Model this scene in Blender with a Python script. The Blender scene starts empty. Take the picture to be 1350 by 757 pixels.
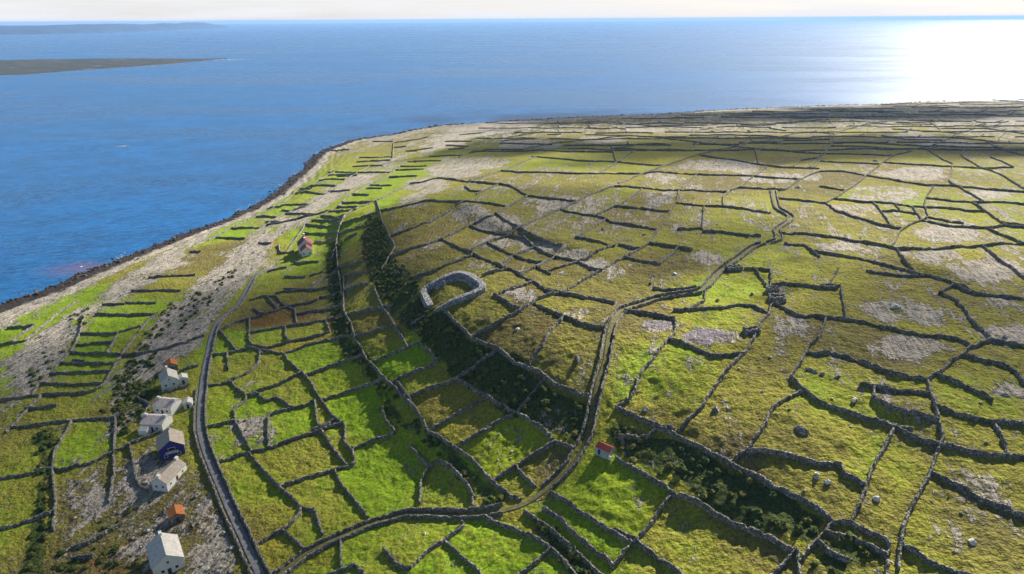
import bpy, bmesh, math, random
import numpy as np
from mathutils import Vector, Matrix

DATA = {'cam':[[0.999981,0.0062,-0,0],[-0.002264,0.365195,-0.930928,0],[-0.005772,0.930911,0.365202,165],[0,0,0,1]],
'cloudcol':(8.9,8.9,9.2),
'c_dry':(0.16,0.135,0.05),
'c_mid':(0.26,0.25,0.04),
'c_lush':(0.19,0.3,0.015),
'c_gold':(0.38,0.29,0.03),
'sea_a':(0.001,0.062,0.21),
'sea_b':(0.003,0.11,0.35),
'sea_c':(0.001,0.03,0.1),
'sea_d':(0.02,0.17,0.38),
'haze_c':(0.3,0.55,1),
'haze_d':4.5e-05,
'head_h':120,
'ctrl':[[-266.9,318.5,3],[-236.9,276.1,5],[-248.1,355.4,8],[-241.5,430.1,8],[-227.8,526.5,8],[-204.8,661.5,10],[-169.3,783.5,12],[-133.5,904.4,13],[-82.9,1027.5,12],[-198.7,222.8,9],[-164.9,175.8,13],[-146.2,176.8,12],[-203.5,281,10],[-158.6,237.4,13],[-152.2,271.3,15],[-125.8,213.6,15],[-107.2,173,15],[-194.5,335.6,12],[-136.6,267.5,17],[-112.9,210.6,17],[-86.8,170.6,17],[-162.3,396.1,15],[-153.1,336,16],[-148.1,463.6,18],[-191,668,16],[-142.7,653.4,19],[-99.2,785,20],[-37.4,1013.5,16],[-123.7,299.5,20],[-107.6,321.9,22],[-92.4,225.8,20],[-79.2,243.4,23],[-83.1,188.9,20],[-55.1,179.7,24],[-51.5,198.7,25],[-58.2,163.4,23],[-33.1,148.8,25],[-18.2,175.5,27],[-16.2,147.6,26],[-103.7,371.5,24],[-125.9,421.3,21],[-94.1,391.6,31],[-66.8,296.7,33],[-40.3,235.8,34],[-19.7,198.6,34],[0.9,184,35],[10.7,186.6,36],[4.9,153.7,31],[25.8,152.6,37],[32.9,134.5,38],[46.7,155.2,45],[-81.1,459.1,41],[-46.1,552.8,41],[-46.7,347.1,46],[-26.2,292.2,50],[1.4,240.8,51],[22.7,215.4,51],[22.2,286.3,52],[11.5,389.6,50],[56.3,388.6,50],[75.3,531.6,45],[19.5,674.6,36],[-26.7,707.5,30],[70,258.3,56],[44.1,200.6,53],[70.4,205.3,56],[72,171.3,54],[83.3,145.8,52],[93.7,128.8,52],[103.4,116.9,54],[94.1,238.2,58],[149.4,297.6,58],[156.7,247.4,60],[147.2,186.7,60],[131.3,147.2,60],[263,363.8,56],[152.7,409.4,53],[285.1,479.1,50],[358.6,468.7,52],[144.9,571.9,42],[112.3,806.7,28],[215,864.7,27],[277.6,771.1,33],[396.1,845.1,29],[476.3,823,32],[599.4,805.5,34],[95.8,1014.7,15],[216.2,1062.1,13],[387.6,1088.9,14],[634.3,1106.5,16],[829.5,1128,18],[711.7,692.4,36],[274.3,245.5,60],[153,119.1,60],[-13.4,110.6,26],[49.3,99.1,40],[85.9,89.3,52],[513.2,361.7,55],[241.6,148.9,58],[906.2,462.5,50],[1502.2,1040,25],[-87.8,119.1,16],[-166,146.4,12],[-232.7,227.4,6]],
'coast':[[-339.4,285.9],[-336,343.6],[-320.5,394.2],[-315.3,407.9],[-309,421],[-304.1,437.9],[-301.5,455.9],[-293.1,475.3],[-283.6,512.9],[-274.5,539],[-264.5,567.4],[-255,593.7],[-247.7,630.6],[-243.5,665.8],[-244.9,718.8],[-247.6,772],[-249.2,814.6],[-257.9,898.1],[-254.2,942.9],[-238,1011.3],[-218.8,1038.1],[-180.9,1073],[-157.6,1118.9],[-125,1159.6],[-94.5,1176],[-31,1200.6],[35.2,1226.3],[117.7,1252.4],[174.5,1270.3],[260.7,1287.5],[404,1348.2],[483.8,1368.1],[566,1388.7],[650.5,1409.8],[731.1,1418.6],[919.4,1477.1],[1102.5,1510.8],[1287.8,1538.5],[1559.5,1562.4],[2265.4,1586.3],[3927.8,1567.4]],
'scarps':[[7,12,80,[[-103,488.1],[-83.1,409],[-63.4,345.1],[-43,288.9],[-23.6,255.2],[-7.1,223.9],[6.4,210.1],[17.7,200.2],[28.1,191]]],[5,14,60,[[-98.2,410.5],[-79.2,360.4],[-53.6,293.7],[-34.5,251.4],[-15.9,225.8],[3.7,205],[18.3,189.8],[24.8,180.9]]],[4,8,50,[[28.1,191],[36.3,182],[43.5,172.2],[52.5,167.6],[60.6,158.2],[68.9,143.9],[75.4,134.1],[86.2,121.5]]],[3,3,40,[[30.6,180.5],[43.1,152.8],[55.6,142.4],[65.5,126.3],[70.5,116.4]]],[7,8,60,[[-136.4,519.9],[-105.3,393.9],[-80.9,305.1],[-68.3,271.4],[-50.6,233.9],[-40.3,213.8],[-29.8,195.8],[-18.7,182.7],[-8.5,170.4],[0.7,162.9]]],[7,4,40,[[1.8,162.2],[9.3,155.9],[16.2,142.9],[22.4,126.7]]],[4,5,50,[[35.9,214.1],[44.1,200.6],[54.3,185.4],[62.9,178.4]]],[5,5,50,[[-45.6,473.3],[-25.6,407.7],[10.4,352.6],[36.2,322.5],[55.9,304.5]]],[4,4,50,[[101.7,213.4],[116.2,205.2],[122.8,193.9],[129.2,188.1]]],[4,4,50,[[91.5,187],[99.8,178.9],[109.1,166.4],[116,153.1],[129.1,144.1]]],[3,3,40,[[152.2,320.9],[177.3,304],[188.9,270.5],[208.6,256.7]]],[3,3,40,[[109.9,148.6],[113.3,135.5],[118.3,127]]]],
'lanes':[['lane',0.95,[[-67.7,147.9],[-61.6,158],[-51.2,162.9],[-39.5,170.5],[-32.2,172.3],[-21.1,167.3],[-12.1,163.2],[-3.7,162.2],[2.9,163],[9.8,167.1],[17.7,173.4],[22.3,179.3],[24,184.7],[26.7,194.5],[28.6,203.5],[32.3,211.3],[35.8,228.7],[39.4,241],[42.8,248.1],[51.1,252.3],[58.6,260.9],[65,264.5],[79.5,265.6],[94.8,293.4],[106.8,307.3],[124.9,333.3],[132.9,335.1],[139.9,340.2],[145,350.6],[142.6,357.6],[166.1,389.2],[164.3,410.7],[186.4,477.5]]],
['road',1.35,[[-64.5,140.7],[-72,150.7],[-81.5,164.7],[-92.3,180.6],[-103.7,197.8],[-115.2,215.7],[-122.8,228.9],[-131.3,249.8],[-139,270.5],[-143.2,283.7],[-147.9,298.5],[-153.2,313.9],[-158.5,333.8],[-155.4,356],[-158.9,377.4],[-164.2,407.6]]]],
'walls':[['long curved right-rising stone wall below the left shore fields',[[-311.1,324.2],[-274.3,329.5],[-260.6,329.5],[-260.5,338.9],[-264,363.4],[-263.3,382.9]]],
['short straight level stone wall left of the left shore fields',[[-286.1,352.3],[-267.6,348.9]]],
['mid-length straight level stone wall left of the road bend by rock slabs',[[-236.8,355.5],[-216.9,351],[-197.9,349.8]]],
['short straight level stone wall right of the left shore fields',[[-241,370.6],[-226.9,369]]],
['short straight level stone wall below the golden shore meadow',[[-227.7,371.4],[-207.5,367.3]]],
['mid-length straight level stone wall below the golden shore meadow, second nearest',[[-234.3,390.5],[-217.6,387.9],[-201.8,386.9]]],
['mid-length straight level stone wall right of the left shore fields, nearest',[[-232.1,332.5],[-228.5,331.7],[-208.6,327.6]]],
['short straight right-rising stone wall left of the road bend by rock slabs',[[-208.7,328.7],[-199,335],[-199.6,342.4]]],
['short straight steeply running stone wall above the greenish white house',[[-207.9,326.4],[-202.5,307.3],[-201.5,304.1]]],
['mid-length straight level stone wall right of the left shore fields, second nearest',[[-225.8,318.5],[-208.8,316.8],[-205.1,316.5]]],
['mid-length straight level stone wall right of the left shore fields, third nearest',[[-223,308.8],[-193,302.4]]],
['',[[-217.1,300.7],[-209.8,298.1]]],
['mid-length straight level stone wall below the left shore fields, second nearest',[[-219.7,286.7],[-203.3,285.6],[-189.5,285.6],[-188.5,285.6]]],
['long straight right-rising stone wall below the left shore fields',[[-262,263.4],[-228.7,265.2],[-214.1,265.6],[-206.5,266.2],[-187.2,265.8],[-184.9,269.4]]],
['mid-length straight level stone wall left of the blue gabled house',[[-207.2,241.5],[-206.1,241.5],[-185.3,241.7],[-164,242.2],[-162.2,244.8]]],
['mid-length straight steeply running stone wall left of the blue gabled house',[[-163.8,242.5],[-162.7,240.7],[-157.5,231.1],[-149.5,215.6],[-143.7,205],[-136.6,188.2]]],
['mid-length straight right-rising stone wall left of the road bend by rock slabs',[[-192.4,301.3],[-177.8,302.6],[-166.5,309.2],[-157.4,316.6]]],
['',[[-153.1,277.8],[-146.1,282]]],
['short straight right-rising stone wall below the greenish white house',[[-151.9,260.3],[-142.8,264.5]]],
['mid-length straight right-rising stone wall below the left shore fields, second nearest',[[-206.8,237.9],[-209,258.1],[-209.1,267.5]]],
['short crooked steeply running stone wall below the greenish white house',[[-162.5,258],[-153.1,250.7],[-152.1,240.7]]],
['long straight right-rising stone wall above the lower left corner fields',[[-211.8,202.8],[-185.6,204.9],[-175,206],[-172.5,209.1],[-163.5,207.7],[-157,209.9],[-151.9,214.7],[-145.2,221.2],[-136.5,227.7]]],
['long straight right-rising stone wall left of the lower left corner fields',[[-184.4,170.2],[-165.7,177],[-160.9,179.1],[-156.6,182.1],[-152.8,184.9]]],
['long curved steeply running stone wall above the lower left corner fields',[[-181.1,241.8],[-178.9,234],[-175.2,220.7],[-167.9,207.5],[-155.7,190.2],[-147.6,175.2]]],
['mid-length straight right-rising stone wall left of the big cream-roofed white house',[[-136.9,167.2],[-133,168.6],[-129.5,173],[-126.4,177.5]]],
['short straight level stone wall right of the lower left corner fields',[[-134.2,162.7],[-127.5,163.1]]],
['mid-length curved steeply running stone wall left of the blue gabled house',[[-145.9,220.5],[-139.5,210.1],[-131.7,197.7],[-124.9,192.1]]],
['',[[-101.4,172.9],[-101.6,180.6]]],
['short straight right-rising stone wall above the big cream-roofed white house',[[-114.4,181],[-113.7,189.2]]],
['mid-length crooked right-falling stone wall above the brown bracken plot',[[-150.9,362.6],[-145.4,367.6],[-137.6,367.6],[-128.1,353],[-123.8,347.8],[-118.8,343.7],[-114.1,329.5],[-110.6,319.2]]],
['mid-length straight right-rising stone wall left of the brown bracken plot',[[-152.1,321.6],[-145.4,331.7],[-132.9,340.2],[-124.9,348.1]]],
['mid-length straight level stone wall above the brown bracken plot, nearest',[[-139.1,372.1],[-132.8,373.7],[-113.2,372.4]]],
['mid-length straight right-rising stone wall right of the brown bracken plot, third nearest',[[-125.4,349.6],[-109.5,354.4],[-109.6,358.7],[-98.6,355.1],[-94.1,351.2]]],
['mid-length straight right-rising stone wall right of the brown bracken plot, second nearest',[[-116.1,336.4],[-103.8,337],[-90.9,332],[-88.2,329.7]]],
['mid-length straight right-rising stone wall right of the brown bracken plot, nearest',[[-132.8,313.8],[-124.1,317],[-111.9,319],[-97,319.2],[-86.5,317.5],[-84.6,316.5]]],
['short curved steeply running stone wall left of the brown bracken plot',[[-140.9,334.8],[-139.4,330.8],[-129.4,303],[-125.2,297.9]]],
['',[[-116.4,319],[-111.7,303.9],[-108.1,299.9]]],
['mid-length crooked right-rising stone wall below the brown bracken plot',[[-125.2,297.9],[-118.5,294.7],[-108.7,299],[-98.1,301.2],[-88.7,301.9],[-91.3,308.3],[-95.7,319.5]]],
['mid-length curved level stone wall right of the road bend by rock slabs',[[-142.9,291],[-135.3,292.6],[-127.4,296.2],[-120.7,293.1],[-118.4,288.8]]],
['short straight right-falling stone wall right of the road bend by rock slabs',[[-151.9,321.9],[-149,317.6],[-142,307.5],[-134,296.4],[-132.2,294]]],
['long curved right-falling stone wall right of the grey rock patch by the road',[[-119.7,292.9],[-106.8,286.7],[-102.2,277.5],[-92.9,266.6],[-85.9,256.1],[-79.7,244.9],[-69.2,227.7],[-64.1,223.3],[-62.6,218],[-61.4,211.2],[-56.9,205],[-55.1,199.4]]],
['mid-length straight right-rising stone wall right of the brown bracken plot, fourth nearest',[[-106.4,286],[-105.8,286.5],[-97.4,292],[-88.5,293.5],[-78.5,291],[-73.8,288.1]]],
['mid-length straight right-rising stone wall below the brown bracken plot',[[-90.3,262.7],[-88,264],[-78.7,267.8],[-71.7,267.8],[-64.5,265.5]]],
['mid-length straight right-rising stone wall above the grey rock patch by the road',[[-112.1,251.6],[-107.6,254.7],[-100.1,259.5],[-93.4,265.1],[-92.5,265.9]]],
['',[[-136.2,292.5],[-134.3,287.6],[-130.1,277]]],
['mid-length curved right-rising stone wall right of the road bend by rock slabs',[[-127,264.6],[-124,267.7],[-119,272.8],[-116.4,279.3],[-120,291]]],
['mid-length crooked right-falling stone wall above the grey rock patch by the road',[[-133.7,263.3],[-123.9,265.2],[-119.3,258.4],[-112.3,251.6],[-111.1,247.1],[-113.9,241.8],[-110.3,233.3],[-105,225.2],[-95.3,210.3]]],
['mid-length crooked level stone wall above the grey rock patch by the road',[[-112.3,251.6],[-107.7,252.5],[-102.3,246],[-98.2,248.3],[-89.9,239.3],[-84.4,239],[-80.6,242.3]]],
['mid-length crooked steeply running stone wall right of the grey rock patch by the road',[[-90.1,212.8],[-93.8,223.8],[-97.2,234.3],[-89.7,238.5]]],
['short straight right-rising stone wall left of the grey rock patch by the road',[[-120.1,229.2],[-112.4,232.9],[-110.5,233.8]]],
['mid-length crooked right-falling stone wall right of the grey rock patch by the road',[[-80.6,242.3],[-75.3,225.3],[-72.3,222.2],[-68.9,226.3]]],
['mid-length straight right-rising stone wall right of the grey rock patch by the road',[[-78.1,242.3],[-76.8,242.8],[-67.7,245],[-59.5,244.4],[-51,241.8]]],
['short straight right-rising stone wall right of the grey rock patch by the road',[[-76.4,220.9],[-68.9,226.3]]],
['long curved steeply running stone wall right of the brown bracken plot',[[-98.3,373.8],[-94.4,356.5],[-85.9,319.6],[-77.4,299.2],[-72.3,283.6],[-62.6,261.2],[-54.3,247.2],[-48.9,238.4],[-42.9,228.8],[-38.5,221.3],[-34.1,214]]],
['mid-length straight right-rising stone wall left of the oval stone fort, second nearest',[[-73.6,285.6],[-63.5,280.8],[-54.3,278.9],[-52.8,278.5]]],
['mid-length straight right-rising stone wall left of the oval stone fort, nearest',[[-82.2,312],[-71.1,306.2],[-56.3,298.2]]],
['long crooked right-falling stone wall below the oval stone fort',[[-60.1,257.1],[-59.2,256.9],[-51.7,256.9],[-42.8,255.6],[-38.8,255.8],[-33.8,246.8],[-28.8,239],[-33,238.3],[-40.6,238.2],[-47.2,237.8],[-48.6,237.9]]],
['mid-length straight steeply running stone wall left of the oval stone fort',[[-71.4,329.1],[-62.7,302.6],[-52.3,277.3],[-46.9,263.9],[-43.5,255.7]]],
['short straight steeply running stone wall above the small field triangle by the lane fork',[[-50.1,226],[-47.4,218.8],[-42.6,211]]],
['',[[-142.5,367.6],[-137,359],[-129.1,346.3]]],
['',[[-144.9,350.5],[-136.3,340.8]]],
['long straight right-rising stone wall right of the grey rock patch by the road',[[-106.3,206.1],[-98.8,210.3],[-96.2,209.9],[-90.4,212.6],[-83,216.2],[-75.9,219.2],[-71.4,221.4],[-64.9,224]]],
['long crooked steeply running stone wall below the grey rock patch by the road',[[-96.2,209.9],[-88.3,200.1],[-80.6,190.9],[-71.5,182.1],[-67.2,176],[-68.2,170.9],[-70.8,168],[-74.4,166.1],[-77.3,162.5]]],
['short straight right-falling stone wall right of the big cream-roofed white house',[[-70.8,168],[-65.8,163.2],[-61.3,158.6]]],
['mid-length straight right-rising stone wall below the grey rock patch by the road',[[-78.2,188.6],[-77.4,189],[-71.2,192.1],[-64.2,195.6],[-57.4,197.7],[-55.1,199.4]]],
['mid-length straight right-falling stone wall right of the grey rock patch by the road',[[-72.6,220.8],[-70.2,217],[-64.3,207.3],[-57.5,198.3]]],
['mid-length straight right-rising stone wall left of the small field triangle by the lane fork',[[-58.2,206.7],[-57.4,207.1],[-50.9,209.8],[-43.3,210.6]]],
['mid-length straight right-falling stone wall left of the small field triangle by the lane fork',[[-61.7,196.3],[-57.1,187.7],[-50.9,179.4],[-44.9,170.9]]],
['mid-length crooked right-falling stone wall left of the small field triangle by the lane fork',[[-68.1,177.3],[-66.8,176.9],[-62.8,175.4],[-60.1,169.8],[-57.5,164.4]]],
['short straight steeply running stone wall below the small field triangle by the lane fork',[[-51.4,161.9],[-50,156],[-48.1,149]]],
['mid-length crooked right-falling stone wall below the small field triangle by the lane fork',[[-57.3,145.4],[-48.9,148.1],[-44.4,149.5],[-41.5,146],[-33.3,136.2]]],
['short curved right-falling stone wall below the small field triangle by the lane fork',[[-37.2,154.7],[-32.3,147.8],[-28.4,145.4]]],
['long straight right-falling stone wall left of the low tumbled wall stub',[[-28.8,267.6],[-22.5,253.8],[-15.6,241.6],[-5,228.5],[-1.4,222.7],[2.7,217.7],[10,212.2],[13.1,207.9],[19.9,202.3],[25.9,198.1]]],
['long straight right-rising stone wall below the tiny fields on the slope',[[-16.3,242.7],[-14.9,242.7],[-6.7,243.6],[3.1,249.4],[11.1,260],[20.9,265.9],[30.4,280.7],[38.4,291.3],[48.9,306.6],[59.5,321.2],[71.6,340.2],[83.2,372.6]]],
['mid-length straight right-rising stone wall left of the low tumbled wall stub, second nearest',[[-5,228.5],[-12.1,227.5],[-19.3,225],[-28.7,225.1],[-38.9,224.4],[-40.4,224.5]]],
['long straight right-falling stone wall left of the red-roofed shed beside the lane',[[-21,225.1],[-18.4,221.8],[-9.6,211.4],[-4.1,205.4],[1.2,200.7],[6.2,195.5],[9.8,191.2],[10.7,189.8],[13.8,184.7],[18.8,179.6]]],
['mid-length straight right-rising stone wall above the small field triangle by the lane fork, second nearest',[[-8.5,210.2],[-9.5,210.2],[-17,209.4],[-22.9,206.6],[-28.2,204.6],[-29.6,204.2]]],
['mid-length straight right-rising stone wall below the low tumbled wall stub',[[11.5,209.5],[6.5,205.4],[1.2,200.7],[-4.7,199.5],[-11.1,197]]],
['mid-length straight right-falling stone wall above the low tumbled wall stub',[[8.6,255.3],[17.8,243.2],[25.9,235],[34.2,231.6]]],
['mid-length straight right-rising stone wall left of the low tumbled wall stub, nearest',[[20,240.8],[18.2,237.4],[14.2,230.7],[11.1,222.9],[6.8,217.9],[4.8,215.9]]],
['short straight right-falling stone wall right of the oval stone fort',[[-7.9,268.2],[0.1,254.9],[3.9,250]]],
['',[[-5.5,267.3],[1.8,275.5]]],
['mid-length straight right-falling stone wall below the tiny fields on the slope',[[11.7,274.4],[20.8,264.7],[31.4,259.2],[41,252.1]]],
['long curved right-falling stone wall above the small field triangle by the lane fork',[[-45.9,237.8],[-38.8,223.4],[-33.1,212],[-29.5,203.8],[-22.1,196],[-17.3,191.1],[-11.9,185],[-8.6,178.5],[-4.3,172.5],[-0.3,166.9],[2.5,165.3]]],
['',[[-44.8,271.4],[-38,271.9]]],
['mid-length crooked right-falling stone wall above the small field triangle by the lane fork',[[-36.1,201.7],[-31.2,194.3],[-28.2,190.5],[-24.4,191.3],[-18.8,184.7],[-14,177],[-12.3,171.5],[-12,167]]],
['mid-length straight steeply running stone wall left of the small field triangle by the lane fork',[[-28.2,190.5],[-30.3,185.6],[-29.3,175.2]]],
['mid-length straight right-rising stone wall above the small field triangle by the lane fork, nearest',[[-19.2,193.1],[-17.7,193.6],[-13,195.6],[-7.2,196.7]]],
['mid-length straight right-rising stone wall above the lane fork below the scarp',[[-6.2,175.4],[0.4,179.2],[6.4,182.3],[13.8,184.7]]],
['short straight right-falling stone wall above the lane fork below the scarp',[[0.8,179.4],[1.6,178],[4.4,172.7],[6.6,168.9]]],
['mid-length curved right-rising stone wall left of the lane fork below the scarp',[[-15.4,161.1],[-14.1,159.1],[-19.3,155],[-23.9,151.4],[-28.4,145.4]]],
['mid-length straight right-falling stone wall below the lane fork below the scarp',[[-19.6,154.2],[-15,148.2],[-9.5,140.9],[-2.9,132.2]]],
['long straight right-falling stone wall below the lane fork below the scarp, nearest',[[-7.5,159.9],[-2.5,156],[3.9,151.4],[10,146.1],[12.7,141],[15.2,135.7],[19.9,126.4]]],
['mid-length straight right-rising stone wall below the lane fork below the scarp',[[10.3,145.5],[9.9,145.2],[6.8,142.9],[2.6,139.4],[-4.1,133.1]]],
['long straight right-falling stone wall below the lane fork below the scarp, second nearest',[[3,160.3],[8.3,154.2],[13.1,147.5],[16.2,142],[19.6,136.4],[21.2,133.7],[26.2,125.5]]],
['mid-length straight right-falling stone wall below the bright lane-side field, nearest',[[11,165.2],[16.5,158.2],[21.6,150.5],[26.1,145.5],[30.8,140.3]]],
['mid-length straight right-falling stone wall below the bright lane-side field, second nearest',[[8.5,160.1],[13.5,153.6],[17.1,146.2],[20.2,141.6],[23.6,137.6],[25.4,134.7]]],
['mid-length straight right-falling stone wall left of the bare purple rock patch',[[43.9,245.9],[51.1,244.3],[57.2,241.7],[62.5,239]]],
['mid-length straight level stone wall above the roofless hut by the purple rock',[[63.6,247.1],[70.1,246],[81.9,245.7],[88.8,248.9],[94.3,247.2],[97.9,240.7],[98.4,239.8]]],
['long straight right-rising stone wall below the bare purple rock patch',[[98,238.7],[96.6,237],[91.4,230.1],[85,217.1],[79.5,208.2],[70.8,198.2],[63.1,187.8],[57.9,180.8],[50.2,174.1],[48,172.4]]],
['mid-length curved right-rising stone wall left of the bare purple rock patch',[[62.3,238.1],[59.8,226.9],[54.8,219.6],[48.2,209.4],[42.6,202.8],[39.5,195.1],[35.4,191.5],[33.5,190.9]]],
['mid-length straight right-falling stone wall above the dark scrub hollow',[[33.5,190.9],[38.1,185.4],[41.8,180.2],[48.5,173.9]]],
['mid-length crooked steeply running stone wall below the paddock corner huts',[[110.3,291.2],[108.2,267.6],[107.2,256.2],[107.1,249.7],[102.1,248.2],[98,238.7]]],
['long straight right-falling stone wall below the small tumbled pile below the stone hut',[[104.2,248],[107.5,235.5],[115.2,233.9],[123.3,230.1],[131.3,223.8],[137.1,219.2],[144.1,215],[152.2,212.9],[153.7,206],[153.9,205.2]]],
['long crooked right-falling stone wall above the dark boulder in the right slope',[[110.1,160.2],[108.6,161.2],[104.4,165.5],[99.9,168.5],[95.1,172.3],[91.2,176.3],[88.6,182.1],[88,190.6],[94.8,199.5],[101.4,209.8],[107.9,216.7],[114.3,227.7],[117.3,233]]],
['mid-length curved right-rising stone wall left of the dark boulder in the right slope',[[88.6,182.1],[82.1,178.4],[76.7,174.4],[70.6,165.5],[68.4,163.8],[65.1,159.7],[60,157.5]]],
['mid-length straight right-falling stone wall below the bare purple rock patch',[[56.2,221.5],[57.6,219.8],[62.2,214],[68.1,206.6],[73,206],[78,206.4]]],
['short curved right-rising stone wall above the bare purple rock patch',[[81.5,266.3],[77.8,255.6],[70.3,246.9]]],
['long straight right-falling stone wall left of the pavement patch above the right wall',[[98.2,205.1],[102.9,204.7],[109.5,202.4],[112.4,197.8],[116.2,190.8],[120.2,185],[125.7,182.5]]],
['long curved right-falling stone wall right of the dark scrub hollow',[[31.4,179.6],[36.2,177.1],[40.9,174.9],[43,177.1],[44.6,176.8],[49,171.1],[53.7,165.3],[58,159.6],[60.2,156.4],[63.9,151.8],[68.3,145.6],[71.9,142.3],[74.5,139.1],[75.6,136.5],[77,133.2],[77.3,132.5]]],
['long straight right-falling stone wall below the dark scrub hollow',[[30.4,171.6],[35.1,165.9],[39.3,159.2],[43.4,153.4],[48.5,149.1],[52.4,144.9],[55.9,140.2],[59.4,136.3],[63,132],[66.2,127.4],[66.5,127.1]]],
['mid-length straight right-rising stone wall below the bright lane-side field',[[43.8,152.9],[40.9,150.8],[36.4,145.7],[31.7,141.1],[28.9,138.6],[25.5,135.3]]],
['mid-length straight right-falling stone wall below the bright lane-side field, third nearest',[[26.9,145.9],[31.7,141.1],[35.6,136],[38.9,131.4],[40.5,128.6],[45.1,121.1]]],
['long curved right-falling stone wall above the pair of pale boulders',[[64.9,159.6],[65.5,159.2],[70.8,156.7],[76,154.1],[79.7,151.9],[81.3,151.4],[86.3,150.2],[85.4,146.8],[88.7,143],[89.2,142.3]]],
['mid-length straight right-rising stone wall left of the dark corner pen at bottom right',[[53.4,117.4],[60.3,122.7],[66.1,126.9],[67,127.2]]],
['long crooked right-falling stone wall right of the dark corner pen at bottom right',[[66.3,124.1],[70.1,127.5],[72.7,129.1],[76.8,132.6],[80.8,131.7],[82.9,128.4],[86.5,124.4],[82,116.7],[77.1,108.6]]],
['mid-length straight steeply running stone wall below the dark corner pen at bottom right',[[67,127.2],[65.2,121.2],[62.5,112.3]]],
['long crooked steeply running stone wall right of the pavement patch above the right wall',[[125.7,182.5],[133.3,187.6],[140,193.8],[146.5,198.3],[151.3,203.1],[153.9,205.2],[163.9,210.2],[166,218],[167.2,226.3],[171.6,238.9],[173.6,247.1],[172.7,253.6],[172.5,254.5]]],
['long curved right-falling stone wall right of the pavement patch above the right wall',[[146,197.7],[150.1,193.5],[154.4,190.8],[155.6,186.4],[153.4,179.3],[143.9,148.7],[142.1,142.1]]],
['short straight steeply running stone wall left of the small tumbled pile below the stone hut',[[135.6,261.1],[129.1,245.1],[123.7,231]]],
['mid-length straight level stone wall right of the paddock corner huts',[[135,262.3],[128,264.2],[119.9,269.1],[111.2,271.4],[110.5,271.7]]],
['long straight level stone wall below the white rock pavement on the far right',[[173.6,255.8],[182.6,262.9],[184.9,253],[193,250.3],[200.2,246],[220.7,235]]],
['mid-length straight right-falling stone wall right of the pavement patch above the right wall',[[163.4,210],[164.3,209.4],[168,207.1],[170.3,203.5],[181.5,187.4]]],
['long curved steeply running stone wall right of the pale upright boulder',[[125.6,181.8],[122.1,173.1],[119.2,165.6],[116.4,158.1],[115.8,156.1],[112.1,151.9],[106.1,144.2],[101.7,139.6],[97,134.7],[91.5,128.4],[88.2,123.1],[84.7,117]]],
['mid-length straight right-falling stone wall below the pavement patch above the right wall, nearest',[[105.9,182.8],[111.1,179.6],[116.2,176.4],[122.9,174.6]]],
['mid-length crooked right-falling stone wall below the pavement patch above the right wall',[[109.3,180.5],[106,174.8],[108.7,170.3],[111.7,166.9],[117.2,162.4],[117.8,162]]],
['mid-length straight right-falling stone wall below the pavement patch above the right wall, third nearest',[[120,167.9],[121,167.3],[125.4,163.9],[130.6,161.3],[135.5,160],[137,159.6]]],
['mid-length straight right-falling stone wall above the lone lower right boulder',[[136.5,159.9],[138.8,158.4],[151.9,149.8]]],
['mid-length straight steeply running stone wall right of the pale upright boulder',[[131.8,160.7],[130.7,156.6],[129.6,152.6],[127.3,148],[126.5,146.3]]],
['mid-length straight right-falling stone wall below the pavement patch above the right wall, second nearest',[[130.3,185.6],[131.1,183.9],[134.4,177.9],[138.2,170.6]]],
['long straight right-falling stone wall right of the pale upright boulder',[[103.1,166.4],[106.6,162.3],[110.6,156.3],[113.9,153.4],[118.7,150],[123,147.5],[129.8,145.3],[145.6,141.3]]],
['mid-length straight steeply running stone wall above the pale upright boulder',[[106.9,163.3],[106.1,162.4],[101.2,156.6],[93.9,148.6],[89,141.9],[85.3,136.8],[81.3,132.2],[80.8,131.7]]],
['long straight right-falling stone wall above the lone lower right boulder',[[106.2,144.5],[106.5,144.2],[108.9,140.9],[110.6,137.7],[111.4,133],[114.3,130.7],[117.2,126.3],[124.6,115.8]]],
['mid-length straight right-falling stone wall left of the dark corner pen at bottom right',[[72.1,128.7],[72.3,128],[73.2,124.9],[75.9,121.4]]],
['mid-length straight right-falling stone wall right of the dark corner pen at bottom right',[[74.8,130.9],[76.7,129.2],[80.1,126.1],[83.5,122.4],[84.6,121.2]]],
['mid-length straight right-falling stone wall below the lone lower right boulder',[[88.5,123.3],[90.2,120.9],[91.4,117.2],[94.5,114.3],[98.8,110.3]]],
['mid-length straight level stone wall below the golden shore meadow, nearest',[[-236.8,416.8],[-220.6,414.2],[-204.5,414.4]]],
['',[[-233.6,471.6],[-225.1,468.1]]],
['short straight level stone wall below the seaward strip fields, fifth nearest',[[-227.1,533.2],[-222.4,529.1],[-197.6,516.1]]],
['short straight level stone wall right of the golden shore meadow',[[-227.7,503.8],[-200.9,491.8]]],
['',[[-217.8,564.2],[-192.2,542.2]]],
['',[[-196.6,568.5],[-186.2,558.9]]],
['short straight level stone wall right of the seaward strip fields, nearest',[[-206.2,595.3],[-175.8,574.1]]],
['mid-length straight level stone wall right of the seaward strip fields',[[-215.8,659.9],[-167.7,607.8]]],
['',[[-213.8,679.5],[-193.2,649.2]]],
['short straight level wall left of inland strip fields by rock band, third nearest',[[-198.6,668.4],[-192.1,659.1],[-171.6,644.8],[-166,641.8]]],
['short straight level wall left of inland strip fields by rock band, second nearest',[[-195.2,684.5],[-163.1,664.5]]],
['',[[-185.4,476.4],[-174.4,473]]],
['mid-length straight level stone wall above the lone maroon-roofed farmhouse, second nearest',[[-157.5,503.9],[-126.4,479.7],[-122.1,473.6]]],
['mid-length straight level stone wall above the lone maroon-roofed farmhouse, nearest',[[-154,485.7],[-123.8,462.4],[-121.7,459.8]]],
['short straight level stone wall below the inland strip fields by the rock band, fifth nearest',[[-149.5,519],[-123.3,491.6]]],
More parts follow.
